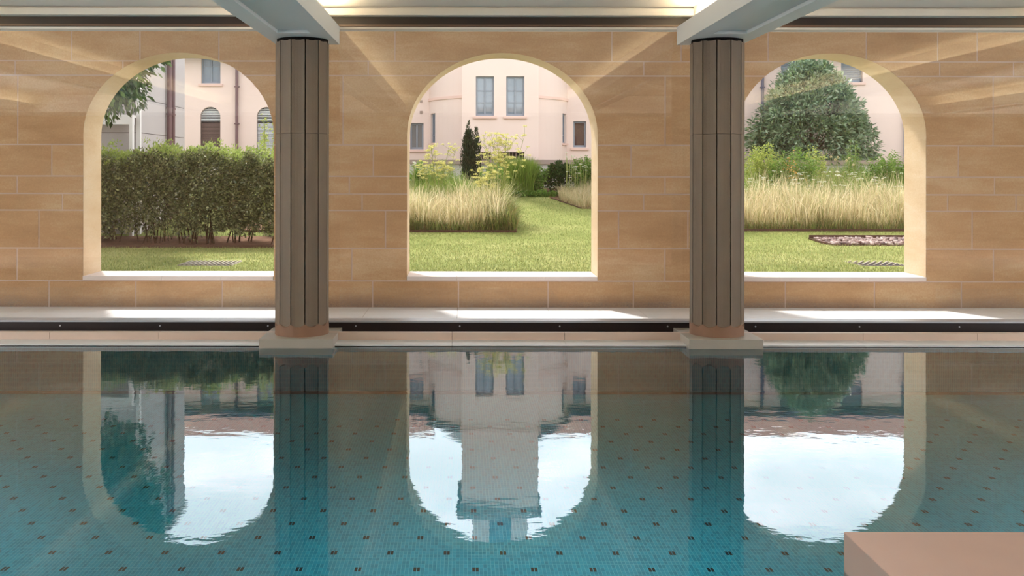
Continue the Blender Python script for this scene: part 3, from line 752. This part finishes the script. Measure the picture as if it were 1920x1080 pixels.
# large-leaved tree at the left
r = empty('broadleaf_tree', (-7.0, 16.0, gz(16.0)), 'dark green broad-leaved tree overhanging the top left of the hedge arch', 'tree')
cen = np.array([-6.0, 16.3, 4.02]); nc = 130
d = RNG.normal(size=(nc, 3)); d /= np.linalg.norm(d, axis=1, keepdims=True)
C = cen + d * np.array([.95, .8, 1.42]) * (RNG.uniform(.35, 1, nc) ** .6)[:, None]
lf = clump_leaves(C, RNG.uniform(.14, .3, nc), 70, (.10, .18), (.045, .07), cen, .35)
link('foliage', lf[0], lf[1], M['treeleaf'], r)
mb = MB().tube([(-7.0, 16.0, gz(16.0)), (-7.08, 16.05, 1.4), (-6.95, 16.15, 2.6), (-6.8, 16.2, 3.6)], .10, 8, 0, .05)
tube_branches(mb, Vector((-6.95, 16.15, 2.7)), [Vector(c) for c in C[:22]], .03)
mb.build('trunk', M['bark'], r, True)

# rounded evergreen tree in the right arch
r = empty('evergreen_tree', (8.95, 25.15, gz(25)), 'rounded grey-green evergreen tree before the villa in the right arch', 'tree')
cen = np.array([8.95, 25.2, 2.75]); parts = []; cl = []
for _ in range(430):
    t = random.uniform(0, 1)
    z = 1.75 + 2.62 * t
    # widest low down, narrowing to a rounded top
    wx = 1.62 * (1 - max(0, (t - .16)) ** 1.75 / .84 ** 1.75 * .80) * (1 if t > .16 else .86 + .9 * t)
    a = random.uniform(0, 2 * PI); rr = random.uniform(.3, 1.0) ** .5
    cl.append((cen[0] + wx * rr * math.cos(a), cen[1] + wx * .62 * rr * math.sin(a), z + random.uniform(-.08, .08)))
C = np.array(cl)
lf = clump_leaves(C, RNG.uniform(.12, .26, len(C)), 66, (.09, .16), (.034, .055), np.array([8.95, 25.2, 2.2]), .45)
link('foliage', lf[0], lf[1], M['silverleaf'], r)
mb = MB().tube([(8.95, 25.2, gz(25) - .02), (8.97, 25.2, 1.9), (8.95, 25.2, 3.6)], .09, 8, 0, .03)
tube_branches(mb, Vector((8.96, 25.2, 2.0)), [Vector(c) for c in C[:10]], .02)
mb.build('trunk', M['bark'], r, True)

# slim cypress
cx_, cy_ = px(884, 23.2), 23.2
r = empty('cypress', (cx_, cy_, gz(cy_)), 'slim dark columnar cypress standing behind the dry grass in the middle arch', 'tree')
P = []; D = []
for k in range(15):
    bx = cx_ + random.uniform(-.16, .16); by = cy_ + random.uniform(-.14, .14)
    if k == 0: bx, by = cx_ - .07, cy_
    top = (2.80 if k == 0 else random.uniform(2.35, 2.66))
    nl = 620
    z = RNG.uniform(gz(cy_) + .05, top, nl); tt = (z - gz(cy_)) / (top - gz(cy_))
    rad = .11 * (1 - tt ** 6) * np.sqrt(RNG.uniform(0, 1, nl)); a = RNG.uniform(0, 2 * PI, nl)
    P.append(np.stack([bx + rad * np.cos(a), by + rad * np.sin(a), z], 1)); D.append(np.stack([np.cos(a) * .4, np.sin(a) * .4, np.ones(nl)], 1) + RNG.normal(size=(nl, 3)) * .2)
P = np.concatenate(P); D = np.concatenate(D)
lf = leaves(P, D, RNG.uniform(.05, .1, len(P)), RNG.uniform(.012, .022, len(P))); link('foliage', lf[0], lf[1], M['cypress'], r)
MB().tube([(cx_, cy_, gz(cy_) - .02), (cx_, cy_, 2.3)], .045, 7, 0, .015).build('trunk', M['bark'], r)

# shrubs
def shrub(cx, cy, rx, ry, z0, z1, mat, label, nc, per, ln, wd, name='shrub', dr=.1):
    r = empty(name, (cx, cy, gz(cy)), label, 'shrub')
    d = RNG.normal(size=(nc, 3)); d /= np.linalg.norm(d, axis=1, keepdims=True); d[:, 2] = np.abs(d[:, 2]) * RNG.choice([1, 1, -1], nc)
    cen = np.array([cx, cy, (z0 + z1) / 2])
    C = cen + d * np.array([rx, ry, (z1 - z0) / 2]) * (RNG.uniform(.3, 1, nc) ** .5)[:, None]
    s = min(rx, (z1 - z0) / 2)
    lf = clump_leaves(C, RNG.uniform(.18, .36, nc) * s, per, ln, wd, np.array([cx, cy, z0]), dr)
    link('foliage', lf[0], lf[1], mat, r)
    mb = MB()
    for c in C[:14]: mb.tube([(cx + random.uniform(-.08, .08) * rx, cy, gz(cy) - .02), Vector((cx, cy, z0)).lerp(Vector(c), .4), c], .012, 5, 0, .004)
    mb.build('stems', M['bark'], r)
    return r
def sh(x0, x1, yt, yb, d, mat, label, nc=60, per=60, ln=(.04, .08), wd=(.02, .035), ryf=.6, **k):
    cx = (px(x0, d) + px(x1, d)) / 2; rx = (px(x1, d) - px(x0, d)) / 2
    return shrub(cx, d, rx * .9, min(rx, .55) * ryf + .05, max(pz(yb, d), gz(d) + .02), pz(yt, d), mat, label, nc, per, ln, wd, **k)
sh(1018, 1076, 306, 374, 23.3, M['darkshrub'], 'dark green shrub at the end of the lawn path', 70, 80)

def wild(x0, x1, yt, d, mat, label, stems, per, ln=(.04, .08), wd=(.016, .03), depth=.5, name='shrub', cat='shrub', curve=1.0):
    xa, xb = px(x0, d), px(x1, d); cx = (xa + xb) / 2; r = empty(name, (cx, d, gz(d)), label, cat)
    mb = MB(); P = []; D = []
    for k in range(stems):
        bx = random.uniform(xa + .25 * (xb - xa), xb - .25 * (xb - xa)); by = d + random.uniform(-depth, depth) * .5
        tx = min(xb, max(xa, cx + (bx - cx) * 2 + random.gauss(0, .06))); u = abs(tx - cx) / max(.05, (xb - xa) / 2)
        tz = gz(d) + (pz(yt, d) - gz(d)) * (1 - .45 * curve * u * u) * random.uniform(.55, 1.0)
        b = Vector((bx, by, gz(by) - .02)); t = Vector((tx, by + random.uniform(-.15, .15), tz)); m = b.lerp(t, .5) + Vector(((bx - tx) * .18, 0, .04))
        mb.tube([b, m, t], .006, 4, 0, .002)
        for q in range(per):
            f_ = random.uniform(.12, 1.02) ** .8; c = (b.lerp(m, f_ * 2) if f_ < .5 else m.lerp(t, f_ * 2 - 1))
            P.append((c.x + random.gauss(0, .028), c.y + random.gauss(0, .028), c.z + random.gauss(0, .02))); D.append((random.gauss(0, 1), random.gauss(0, 1), random.gauss(.15, .5)))
    P = np.array(P); lf = leaves(P, np.array(D), RNG.uniform(*ln, len(P)), RNG.uniform(*wd, len(P)))
    link('foliage', lf[0], lf[1], mat, r); mb.build('stems', M['fennelstem'], r); return r
wild(1390, 1474, 262, 22.2, M['yellowleaf'], 'yellow-green leafy plant left of the evergreen, in the right arch', 90, 70)
wild(1440, 1530, 274, 21.8, M['shrub'], 'loose green bush below the left half of the evergreen tree', 80, 60, curve=.5)
wild(1504, 1550, 258, 22.6, M['yellowleaf'], 'airy yellow-green plant before the middle of the evergreen tree', 30, 56)
wild(1474, 1512, 280, 21.4, M['orangeflower'], 'small plant with orange-tipped leaves before the evergreen tree', 10, 26, (.03, .05))
wild(1578, 1618, 256, 23.0, M['shrub'], 'small feathery green shrub before the right side of the evergreen', 46, 60, (.03, .06), (.01, .02))
wild(1618, 1730, 282, 22.0, M['shrub'], 'bright green shrub at the right edge of the right arch', 120, 90, curve=.8)
wild(1525, 1600, 308, 21.2, M['weed'], 'greyish weeds with thin stems before the low garden wall', 50, 36, (.03, .06), (.01, .02), curve=.2)
wild(764, 812, 300, 22.2, M['shrub'], 'bright green shrub by the left edge of the middle arch', 60, 60)
wild(800, 866, 300, 21.8, M['greengrass'], 'loose green stalks between the left arch edge and the cypress', 60, 40, (.06, .12), (.006, .012), curve=.3)
wild(900, 948, 300, 21.6, M['shrub'], 'green leafy plants under the tallest fennel', 60, 60, curve=.3)
wild(1062, 1160, 292, 23.3, M['shrub'], 'fresh green leafy shrub right of the dark shrub, in the middle arch', 120, 80, curve=.4)
wild(484, 530, 190, 18.4, M['yellowleaf'], 'tall pale green shrub behind the hedge beside the left column', 36, 70)
wild(985, 1026, 308, 23.3, M['shrub'], 'leafy green shrub between the long grass clump and the dark shrub', 50, 60, curve=.3)

# grass beds
def grass_bed(name, x0, x1, y0, y1, n, h, mat, label, wdt=(.005, .012), lean=(.1, 1.0), fn=None, parent=None):
    P = np.stack([RNG.uniform(x0, x1, n), RNG.uniform(y0, y1, n), np.zeros(n)], 1)
    if fn is not None: P = P[fn(P)]
    P[:, 2] = gzv(P[:, 1])
    hv = .78 + .16 * np.sin(P[:, 0] * 3.1 + P[:, 1] * 1.3) + .12 * np.sin(P[:, 0] * 8.3 + 2) * np.sin(P[:, 1] * 5.1) + RNG.normal(0, .08, len(P))
    v, f = blades(P, RNG.uniform(*h, len(P)) * np.clip(hv, .45, 1.2), RNG.uniform(*wdt, len(P)), RNG.uniform(*lean, len(P)))
    return tag(link(name, v, f, mat), label, 'grass', kind='stuff')
grass_bed('dry_grass', -1.9, .78, 18.42, 20.2, 7000, (.35, 1.05), M['dry'], 'tall pale dry grass filling the bed of the middle arch')
grass_bed('bed_weeds', -2.0, .98, 18.3, 18.8, 4500, (.08, .36), M['weed'], 'low green and brown weeds along the front of the middle bed', (.008, .018), (.3, 1.0))
grass_bed('bed_weeds', .5, 1.0, 18.3, 22.5, 6000, (.2, .62), M['weed'], 'green weeds along the right side of the middle bed', (.008, .016), (.3, 1.0))
grass_bed('long_grass', -2.2, .85, 20.2, 22.6, 9000, (.45, .85), M['greengrass'], 'long green grass at the back of the middle bed')
grass_bed('dry_grass', 4.8, 12.4, 18.5, 20.4, 16500, (.35, 1.12), M['dry'], 'tall pale dry grass filling the bed of the right arch')
grass_bed('bed_weeds', 4.8, 12.4, 18.42, 18.9, 7500, (.06, .34), M['weed'], 'low green weeds along the edging of the right bed', (.008, .018), (.3, 1.0))
grass_bed('long_grass', 4.8, 12.4, 20.4, 24.0, 20000, (.5, .95), M['greengrass'], 'long green grass between the dry grass and the garden wall')
grass_bed('long_grass', 2.2, 3.8, 21.0, 22.8, 6000, (.25, .5), M['dry'], 'pale low grass mound right of the lawn path', fn=lambda P: P[:, 0] > 2.05 + (22.5 - P[:, 1]) * .33)
# clump of fine ornamental grass at the end of the path
x0, x1 = px(944, 23), px(998, 23)
P = np.stack([RNG.uniform(x0, x1, 5200), RNG.uniform(22.75, 23.3, 5200), np.zeros(5200)], 1); P[:, 2] = gzv(P[:, 1])
v, f = blades(P, RNG.uniform(.5, .95, len(P)), RNG.uniform(.008, .014, len(P)), RNG.uniform(.05, .5, len(P)))
tag(link('ornamental_grass', v, f, M['greengrass']), 'arching clump of bright ornamental grass at the end of the lawn path', 'grass')
P = np.stack([RNG.uniform(x0, 2.2, 900), RNG.uniform(22.62, 22.8, 900), np.zeros(900)], 1); P[:, 2] = gzv(P[:, 1]) + RNG.uniform(0, .1, 900)
lf = leaves(P, RNG.normal(size=P.shape) + np.array([0, -.3, .5]), RNG.uniform(.05, .09, 900), RNG.uniform(.03, .05, 900))
tag(link('ground_cover', lf[0], lf[1], M['shrub']), 'low leafy ground cover edging the far end of the lawn', 'plants', kind='stuff')

# flower heads over the grass
def umbels(name, x0, x1, y0, y1, z0, z1, n, mat, label, rad=(.02, .05), cnt=22):
    Ps = []; mb = MB()
    for _ in range(n):
        x, y, z = random.uniform(x0, x1), random.uniform(y0, y1), random.uniform(z0, z1); rr = random.uniform(*rad)
        a = RNG.uniform(0, 2 * PI, cnt); q = np.sqrt(RNG.uniform(0, 1, cnt)) * rr
        Ps.append(np.stack([x + q * np.cos(a), y + q * np.sin(a), z - (q / rr) ** 2 * .01 + RNG.uniform(-.004, .004, cnt)], 1))
        mb.tube([(x + random.uniform(-.06, .06), y, gz(y)), (x, y, z)], .004, 4)
    P = np.concatenate(Ps); D = RNG.normal(size=P.shape) * .5; D[:, 2] *= .3
    lf = leaves(P, D, RNG.uniform(.012, .022, len(P)), RNG.uniform(.01, .018, len(P)))
    o = link(name, lf[0], lf[1], mat); tag(o, label, 'flowers', kind='stuff')
    s = mb.build('stems', M['fennelstem'], None)
    s.parent = o; s.location = s.location - o.location
umbels('white_umbels', 5.2, 9.3, 19.5, 21.5, 1.25, 1.66, 130, M['whiteflower'], 'flat white flower heads scattered over the right grass bed')
umbels('white_umbels', -1.5, -.9, 20.5, 21.8, 1.45, 1.85, 24, M['whiteflower'], 'small white flower heads at the left edge of the middle arch')
umbels('white_umbels', 2.4, 3.4, 22.4, 23.4, 1.5, 2.1, 40, M['whiteflower'], 'white daisies and umbels before the fresh green shrub')

def fennel(bx, by, stems, label, zt, spread):
    r = empty('fennel', (bx, by, gz(by)), label, 'plant', 'yellow fennel plants')
    mb = MB(); FP = []; LP = []
    for k in range(stems):
        tx = bx + random.uniform(-spread, spread); ty = by + random.uniform(-.2, .2); z = random.uniform(zt - .55, zt)
        b = Vector((bx + random.uniform(-.1, .1), by + random.uniform(-.08, .08), gz(by) - .02)); t = Vector((tx, ty, z)); m = b.lerp(t, .55) + Vector((0, 0, .08))
        mb.tube([b, m, t], .008, 5, 0, .003)
        for q in range(9):
            s = m.lerp(t, random.uniform(0, 1)); e = s + Vector((random.uniform(-.16, .16), random.uniform(-.1, .1), random.uniform(.04, .2)))
            if q == 0: e = t
            mb.tube([s, e], .003, 4, 0, .002)
            rr = random.uniform(.03, .065)
            for _ in range(34):
                a = random.uniform(0, 6.3); w_ = math.sqrt(random.random()) * rr
                FP.append((e.x + w_ * math.cos(a), e.y + w_ * math.sin(a), e.z + random.uniform(-.008, .012)))
        for q in range(40):
            s = b.lerp(m, random.uniform(.2, 1)); LP.append((s.x + random.gauss(0, .07), s.y + random.gauss(0, .05), s.z + random.gauss(0, .06)))
    mb.build('stems', M['fennelstem'], r)
    P = np.array(FP); lf = leaves(P, RNG.normal(size=P.shape), RNG.uniform(.016, .028, len(P)), RNG.uniform(.012, .02, len(P))); link('flower_heads', lf[0], lf[1], M['fennelflower'], r)
    P = np.array(LP); lf = leaves(P, RNG.normal(size=P.shape) + np.array([0, 0, .8]), RNG.uniform(.05, .12, len(P)), RNG.uniform(.003, .006, len(P))); link('feathery_leaves', lf[0], lf[1], M['yellowleaf'], r)
fennel(px(940, 19.6), 19.6, 17, 'tallest yellow fennel, right of the cypress in the middle arch', 2.42, .5)
fennel(px(908, 19.2), 19.2, 6, 'shorter yellow fennel in front of the cypress base', 1.9, .2)
fennel(px(820, 20.6), 20.6, 13, 'yellow fennel left of the cypress in the middle arch', 2.2, .42)
for k, (x, y) in enumerate(((1558, 293), (1566, 298), (1571, 294), (1587, 300), (1592, 296), (1600, 308))):
    d = 21.6 + .15 * (k % 3); X, Z = px(x, d), pz(y, d)
    r = empty('seed_head_flower', (X, d, gz(d)), 'tall flower stalk with a round pale seed head before the garden wall', 'flower', 'round seed heads before the garden wall')
    MB().tube([(X - .03, d, gz(d)), (X, d, Z)], .004, 4).build('stalk', M['fennelstem'], r)
    P = RNG.normal(size=(120, 3)); P /= np.linalg.norm(P, axis=1, keepdims=True)
    lf = leaves(np.array([X, d, Z]) + P * .015, P, np.full(120, .016), np.full(120, .008)); link('seed_head', lf[0], lf[1], M['dry'], r)

# low garden wall before the villa
r = empty('garden_wall', (1, 24.3, gz(24.3)), 'low pale rendered garden wall with a brown coping before the villa', 'wall')
MB().box(-9.5, 16, 24.25, 24.45, .9, 1.815).build('rendered_wall', M['gardenwall'], r)
MB().box(-9.5, 16, 24.2, 24.5, 1.815, 1.925).build('coping', M['wallcoping'], r)

# ------------------------------------------------------------------ villa
VD = 26.5
villa = empty('pink_villa', (.95, VD, 1.2), 'pale pink villa with a tall central tower and round flanks behind the garden', 'building')
def rect(x0, x1, y0, y1, d): return (px(x0, d), px(x1, d), pz(y1, d), pz(y0, d))      # xa, xb, z0, z1
def arch_open(xa, xb, z0, z1):
    rr = (xb - xa) / 2; c = (xa + xb) / 2; zs = z1 - rr
    return [(xa, z0), (xb, z0)] + [(c + rr * math.cos(t), zs + rr * math.sin(t)) for t in [PI * k / 20 for k in range(21)]]
FAC_X0, FAC_X1 = -9.5, 18.0
EAVE = 4.78
fcut = MB(); rec = .16
rects = {  # facade openings, photo pixels at the facade's depth
    'r1': (377, 413, 92, 157), 'r2': (482, 519, 92, 157), 'r3': (600, 637, 92, 157), 's1': (769, 794, 231, 280), 's2': (1075, 1099, 227, 276),
    'u1': (769, 794, 118, 160), 'u2': (1075, 1099, 118, 160), 'h1': (1464, 1502, 94, 153), 'h2': (1577, 1617, 94, 153), 'h3': (1690, 1729, 94, 153), 'h4': (1800, 1838, 94, 153)}
archs = {'a1': (375, 413, 201, 292), 'a2': (481, 519, 201, 292), 'a3': (600, 638, 201, 292), 'b1': (1466, 1506, 201, 292), 'b2': (1580, 1620, 201, 292), 'b3': (1694, 1734, 201, 292)}
for q in rects.values(): xa, xb, z0, z1 = rect(*q, VD); fcut.box(xa, xb, VD - .5, VD + rec, z0, z1)
for q in archs.values(): fcut.prism_y(arch_open(*rect(*q, VD)), VD - .5, VD + rec)
fac = MB().box(FAC_X0, FAC_X1, VD, VD + .6, 1.0, EAVE).build('facade', M['villa'], villa); cut(fac, fcut)

def casement(xa, xb, z0, z1, d, pane, bars=(.34, .66), fw=.045, sill=True, leaves_=2, parent=villa, sill_w=.07):
    """painted casement set back in its opening, its pane and sill as sub-parts"""
    y = d + rec - .07
    mb = MB().box(xa, xa + fw, y, y + .05, z0, z1).box(xb - fw, xb, y, y + .05, z0, z1).box(xa + fw, xb - fw, y, y + .05, z1 - fw, z1).box(xa + fw, xb - fw, y, y + .05, z0, z0 + fw * 1.3)
    c = (xa + xb) / 2
    if leaves_ == 2: mb.box(c - fw * .45, c + fw * .45, y - .008, y + .05, z0 + fw, z1 - fw)
    for t in bars:
        z = z0 + (z1 - z0) * t; mb.box(xa + fw, xb - fw, y + .008, y + .045, z - .011, z + .011)
    wd = mb.build('window', M['winframe'], parent)
    MB().box(xa + fw * .8, xb - fw * .8, y + .022, y + .03, z0 + fw, z1 - fw * .8).build('pane', pane, wd)
    if sill: MB().box(xa - sill_w, xb + sill_w, d - .06, d + .03, z0 - .075, z0 - .02).build('sill', M['villa_trim'], wd)
    return wd
for k in ('r1', 'r2', 'r3'): casement(*rect(*rects[k], VD), VD, M['pane_blue'], (.5,))
for k in ('s1', 'u1', 'u2'): casement(*rect(*rects[k], VD), VD, M['pane'], ())
casement(*rect(*rects['s2'], VD), VD, M['pane_dark'], (), leaves_=1)
def shuttered(xa, xb, z0, z1, d):
    y = d + rec - .08
    mb = MB().box(xa, xa + .035, y, y + .05, z0, z1).box(xb - .035, xb, y, y + .05, z0, z1).box(xa, xb, y, y + .05, z1 - .035, z1).box(xa, xb, y, y + .05, z0, z0 + .035)
    wd = mb.build('shuttered_window', M['winframe'], villa)
    sl = MB(); n = 16
    for i in range(n):
        z = z0 + .03 + (z1 - z0 - .06) * i / n; sl.add([(xa + .03, y, z), (xb - .03, y, z), (xb - .03, y + .03, z + .045), (xa + .03, y + .03, z + .045), (xa + .03, y + .008, z), (xb - .03, y + .008, z), (xb - .03, y + .038, z + .045), (xa + .03, y + .038, z + .045)],
            [(0, 1, 2, 3), (7, 6, 5, 4), (0, 4, 5, 1), (2, 6, 7, 3)])
    sl.build('slats', M['shutter'], wd)
    MB().box(xa - .07, xb + .07, d - .06, d + .03, z0 - .075, z0 - .02).build('sill', M['villa_trim'], wd)
for k in ('h1', 'h2', 'h3', 'h4'): shuttered(*rect(*rects[k], VD), VD)
def arched(xa, xb, z0, z1, d, blind):
    y = d + rec - .05; rr = (xb - xa) / 2; c = (xa + xb) / 2; zs = z1 - rr; zb = zs - .12
    wd = MB().prism_y(arch_open(xa + .002, xb - .002, z0, z1 - .002), y, y + .045).build('arched_window', M['shade'], villa)
    mb = MB(); n = 9
    for i in range(n):
        za = zb + (z1 - zb) * (i + .12) / n; zc = za + (z1 - zb) / n * .52
        hw = rr - .01 if zc < zs else math.sqrt(max(1e-4, rr * rr - (zc - zs) ** 2)) - .008
        if hw > .03: mb.box(c - hw, c + hw, y - .03, y - .005, za, zc)
    mb.build('louvres', M['slat'], wd)
    mb = MB(); n = 26
    for i in range(n):
        za = z0 + (zb - .03 - z0) * i / n; mb.box(xa + .012, xb - .012, y - .02, y - .006, za + .004, za + (zb - z0) / n - .006)
    mb.build('blind', blind, wd)
for k in archs: arched(*rect(*archs[k], VD), VD, M['blind'] if k == 'a1' else M['blind_pale'])
# vents, downpipes
for y in (188, 208): MB().box(px(787, VD), px(792, VD), VD - .02, VD + .01, pz(y + 5, VD), pz(y, VD)).build('vent', M['wallcoping'], villa)
for x, m in ((445, 'pipe'), (1428, 'pipe_blue'), (1697, 'pipe_blue')):
    mb = MB().tube([(px(x, VD), VD - .07, 1.2), (px(x, VD), VD - .07, EAVE)], .042, 8)
    for z in (1.9, 2.9, 3.9): mb.box(px(x, VD) - .06, px(x, VD) + .06, VD - .12, VD + .01, z, z + .03)
    mb.build('downpipe', M[m], villa)
# roof with dark eave
for xa, xb in ((FAC_X0, -.9), (2.8, FAC_X1)):
    mb = MB(); e0, zr = VD - .55, EAVE - .02
    mb.add([(xa, e0, zr), (xb, e0, zr), (xb, VD + 5, zr + 1.95), (xa, VD + 5, zr + 1.95), (xa, e0, zr + .1), (xb, e0, zr + .1), (xb, VD + 5, zr + 2.07), (xa, VD + 5, zr + 2.07)],
           [(0, 3, 2, 1), (4, 5, 6, 7), (0, 1, 5, 4), (1, 2, 6, 5), (2, 3, 7, 6), (3, 0, 4, 7)])
    rf = mb.build('roof', M['rooftile'], villa)
    MB().box(xa, xb, e0 - .07, e0 + .02, zr - .02, zr + .09).build('gutter', M['pipe_blue'], rf)
    MB().box(xa, xb, VD - .5, VD, zr - .02, zr + .03).build('soffit', M['dark'], rf)
# central projecting block and tower
TD = 24.72; TX0, TX1 = px(866, TD), px(1010, TD)
bc = MB()
bw = [rect(892, 926, 143, 217, TD), rect(949, 983, 143, 217, TD)]
for xa, xb, z0, z1 in bw: bc.box(xa, xb, TD - .5, TD + rec, z0, z1)
bv = [rect(899, 921, 285, 304, TD), rect(934, 983, 285, 304, TD)]
for xa, xb, z0, z1 in bv: bc.box(xa, xb, TD - .5, TD + rec, z0, z1)
blk_ = MB().box(TX0, TX1, TD, TD + 2.2, 1.0, 4.84).build('central_block', M['villa'], villa); cut(blk_, bc)
for q in bw: casement(*q, TD, M['pane_blue'], (.34, .64), sill_w=.065)
for xa, xb, z0, z1 in bv:
    g = MB().box(xa + .002, xb - .002, TD + .1, TD + .14, z0, z1).build('basement_vent', M['shade'], villa)
    mb = MB()
    for i in range(8):
        x = xa + (xb - xa) * (i + .5) / 8; mb.box(x - .008, x + .008, TD + .06, TD + .09, z0, z1)
    mb.build('bars', M['wallcoping'], g)
MB().box(TX0 - .05, TX1 + .05, TD - .05, TD + 2.2, 4.84, 4.93).build('string_course', M['villa_trim'], villa)
MB().box(TX0, TX1, TD, TD + 2.2, 4.93, 6.86).build('tower', M['villa'], villa)
MB().box(TX0 - .03, TX1 + .03, TD - .04, TD + 2.24, 6.80, 6.90).box(TX0 - .1, TX1 + .1, TD - .11, TD + 2.3, 6.90, 7.10).build('cornice', M['wallcoping'], villa)
bx0, bx1 = px(888, TD), px(992, TD)
bc = MB().box(px(919, TD), px(959, TD), TD - .2, TD + .55, 7.25, 8.1)
bel = MB().box(bx0, bx1, TD + .3, TD + 1.8, 7.10, 8.6).build('belfry', M['villa'], villa); cut(bel, bc)
mb = MB()
for i in range(11): mb.box(px(919, TD), px(959, TD), TD + .40, TD + .44, 7.26 + i * .076, 7.31 + i * .076)
mb.build('louvres', M['shutter'], bel)
MB().box(bx0 - .12, bx1 + .12, TD + .2, TD + 1.9, 8.6, 8.72).build('belfry_cornice', M['wallcoping'], villa)
# round flanks behind the block
FX, FY, FR = .952, 26.86, 1.9
n = 64
ring = [(FX + FR * math.cos(t), FY + FR * math.sin(t)) for t in [2 * PI * k / n for k in range(n)]]
fl = MB().prism_z(ring, 1.0, 4.95).build('round_flank', M['villa'], villa)
fc2 = MB(); wins = []
for sx in (-1, 1):
    for z0, z1 in ((pz(268, 25.95), pz(212, 25.95)), (pz(146, 25.95), pz(100, 25.95))):
        a = math.radians(68); ux, uy = sx * math.sin(a), -math.cos(a)
        c = Vector((FX + FR * ux, FY + FR * uy, 0)); tx, ty = -uy, ux
        hw = .17
        def P4(o0, o1): return [(c.x + tx * s * hw + ux * o, c.y + ty * s * hw + uy * o) for s, o in ((-1, o0), (1, o0), (1, o1), (-1, o1))]
        fc2.prism_z(P4(-.14, .3), z0, z1); wins.append((c, ux, uy, tx, ty, hw, z0, z1))
cut(fl, fc2)
for c, ux, uy, tx, ty, hw, z0, z1 in wins:
    def Q(s0, s1, o0, o1): return [(c.x + tx * s + ux * o, c.y + ty * s + uy * o) for s, o in ((s0, o0), (s1, o0), (s1, o1), (s0, o1))]
    mb = MB()
    for s0, s1 in ((-hw, -hw + .035), (hw - .035, hw), (-.015, .015)): mb.prism_z(Q(s0, s1, -.12, -.06), z0, z1)
    for za, zb in ((z0, z0 + .04), (z1 - .04, z1), (z0 + .2, z0 + .22)): mb.prism_z(Q(-hw, hw, -.12, -.06), za, zb)
    wd = mb.build('window', M['winframe'], villa)
    MB().prism_z(Q(-hw, hw, -.11, -.095), z0, z1).build('pane', M['pane'], wd)
    MB().prism_z(Q(-hw - .02, hw + .02, -.03, .05), z0 - .05, z0).build('sill', M['villa_trim'], wd)
zc = pz(181, 25.0)
for t0, t1 in ((math.radians(175), math.radians(242)), (math.radians(298), math.radians(365))):
    arc = [t0 + (t1 - t0) * k / 24 for k in range(25)]
    MB().prism_z([(FX + (FR + .03) * math.cos(t), FY + (FR + .03) * math.sin(t)) for t in arc] + [(FX + (FR - .03) * math.cos(t), FY + (FR - .03) * math.sin(t)) for t in arc[::-1]], zc - .025, zc + .045).build('string_course', M['villa_trim'], villa)
mb = MB(); vs = [(FX + rr * math.cos(2 * PI * k / n), FY + rr * math.sin(2 * PI * k / n), z) for rr, z in ((FR, 4.93), (FR + .16, 4.95), (FR + .16, 5.02), (.5, 6.1)) for k in range(n)]
fs = [(h * n + k, h * n + (k + 1) % n, (h + 1) * n + (k + 1) % n, (h + 1) * n + k) for h in range(3) for k in range(n)] + [tuple(3 * n + k for k in range(n))]
mb.add(vs, fs).build('conical_roof', M['slate'], villa)

# ------------------------------------------------------------------ grey wing and white porch on the left
GX = -5.95; gy0, gy1 = 18.05, 20.95
wing = empty('grey_wing', (-7.4, 19.5, gz(19.5)), 'grey panelled side wing receding beside the pink villa, left arch', 'building')
z1_ = gz(21); zz = [.2, 2.34, 2.97, 4.2, 5.5]
mb = MB()
for a, b in zip(zz[:-1], zz[1:]): mb.box(-12, GX, gy0, gy1, a + .006, b - .006)
mb.box(-11.98, GX - .01, gy0 + .01, gy1 - .01, .2, 5.5, 1)
mb.build('panels', [M['greywall'], M['joint']], wing)
MB().box(-12.05, GX + .05, gy0 - .05, gy1 + .05, 5.5, 5.6).build('roof_edge', M['whitepaint'], wing)
for dy, rr in ((19.62, .05), (19.9, .035)):
    mb = MB().tube([(GX + .07, dy, .5), (GX + .07, dy, 5.5)], rr, 10)
    for z in (1.4, 2.76, 2.88, 4.1): mb.tube([(GX + .07, dy, z), (GX + .07, dy, z + .03)], rr + .012, 10)
    mb.build('downpipe', M['pipe'], wing)
MB().box(GX - .05, GX + .02, gy0 - .06, gy0 + .02, .3, 5.5).build('corner_trim', M['whitepaint'], wing)
PY = 17.78
porch = empty('white_porch', (-7.6, PY, gz(PY)), 'white framed porch under the tree behind the hedge, left arch', 'porch')
MB().box(-11, px(248, PY), PY, PY + .12, pz(234, PY), pz(221, PY)).build('fascia', M['whitepaint'], porch)
MB().box(-11, px(248, PY), PY, gy0 - .06, pz(221, PY), pz(221, PY) + .05).build('roof', M['whitepaint'], porch)
MB().box(px(242, PY), px(248, PY), PY, PY + .1, gz(PY), pz(234, PY)).build('post', M['whitepaint'], porch)
MB().box(-9.6, -9.5, PY, PY + .1, gz(PY), pz(234, PY)).build('post', M['whitepaint'], porch)
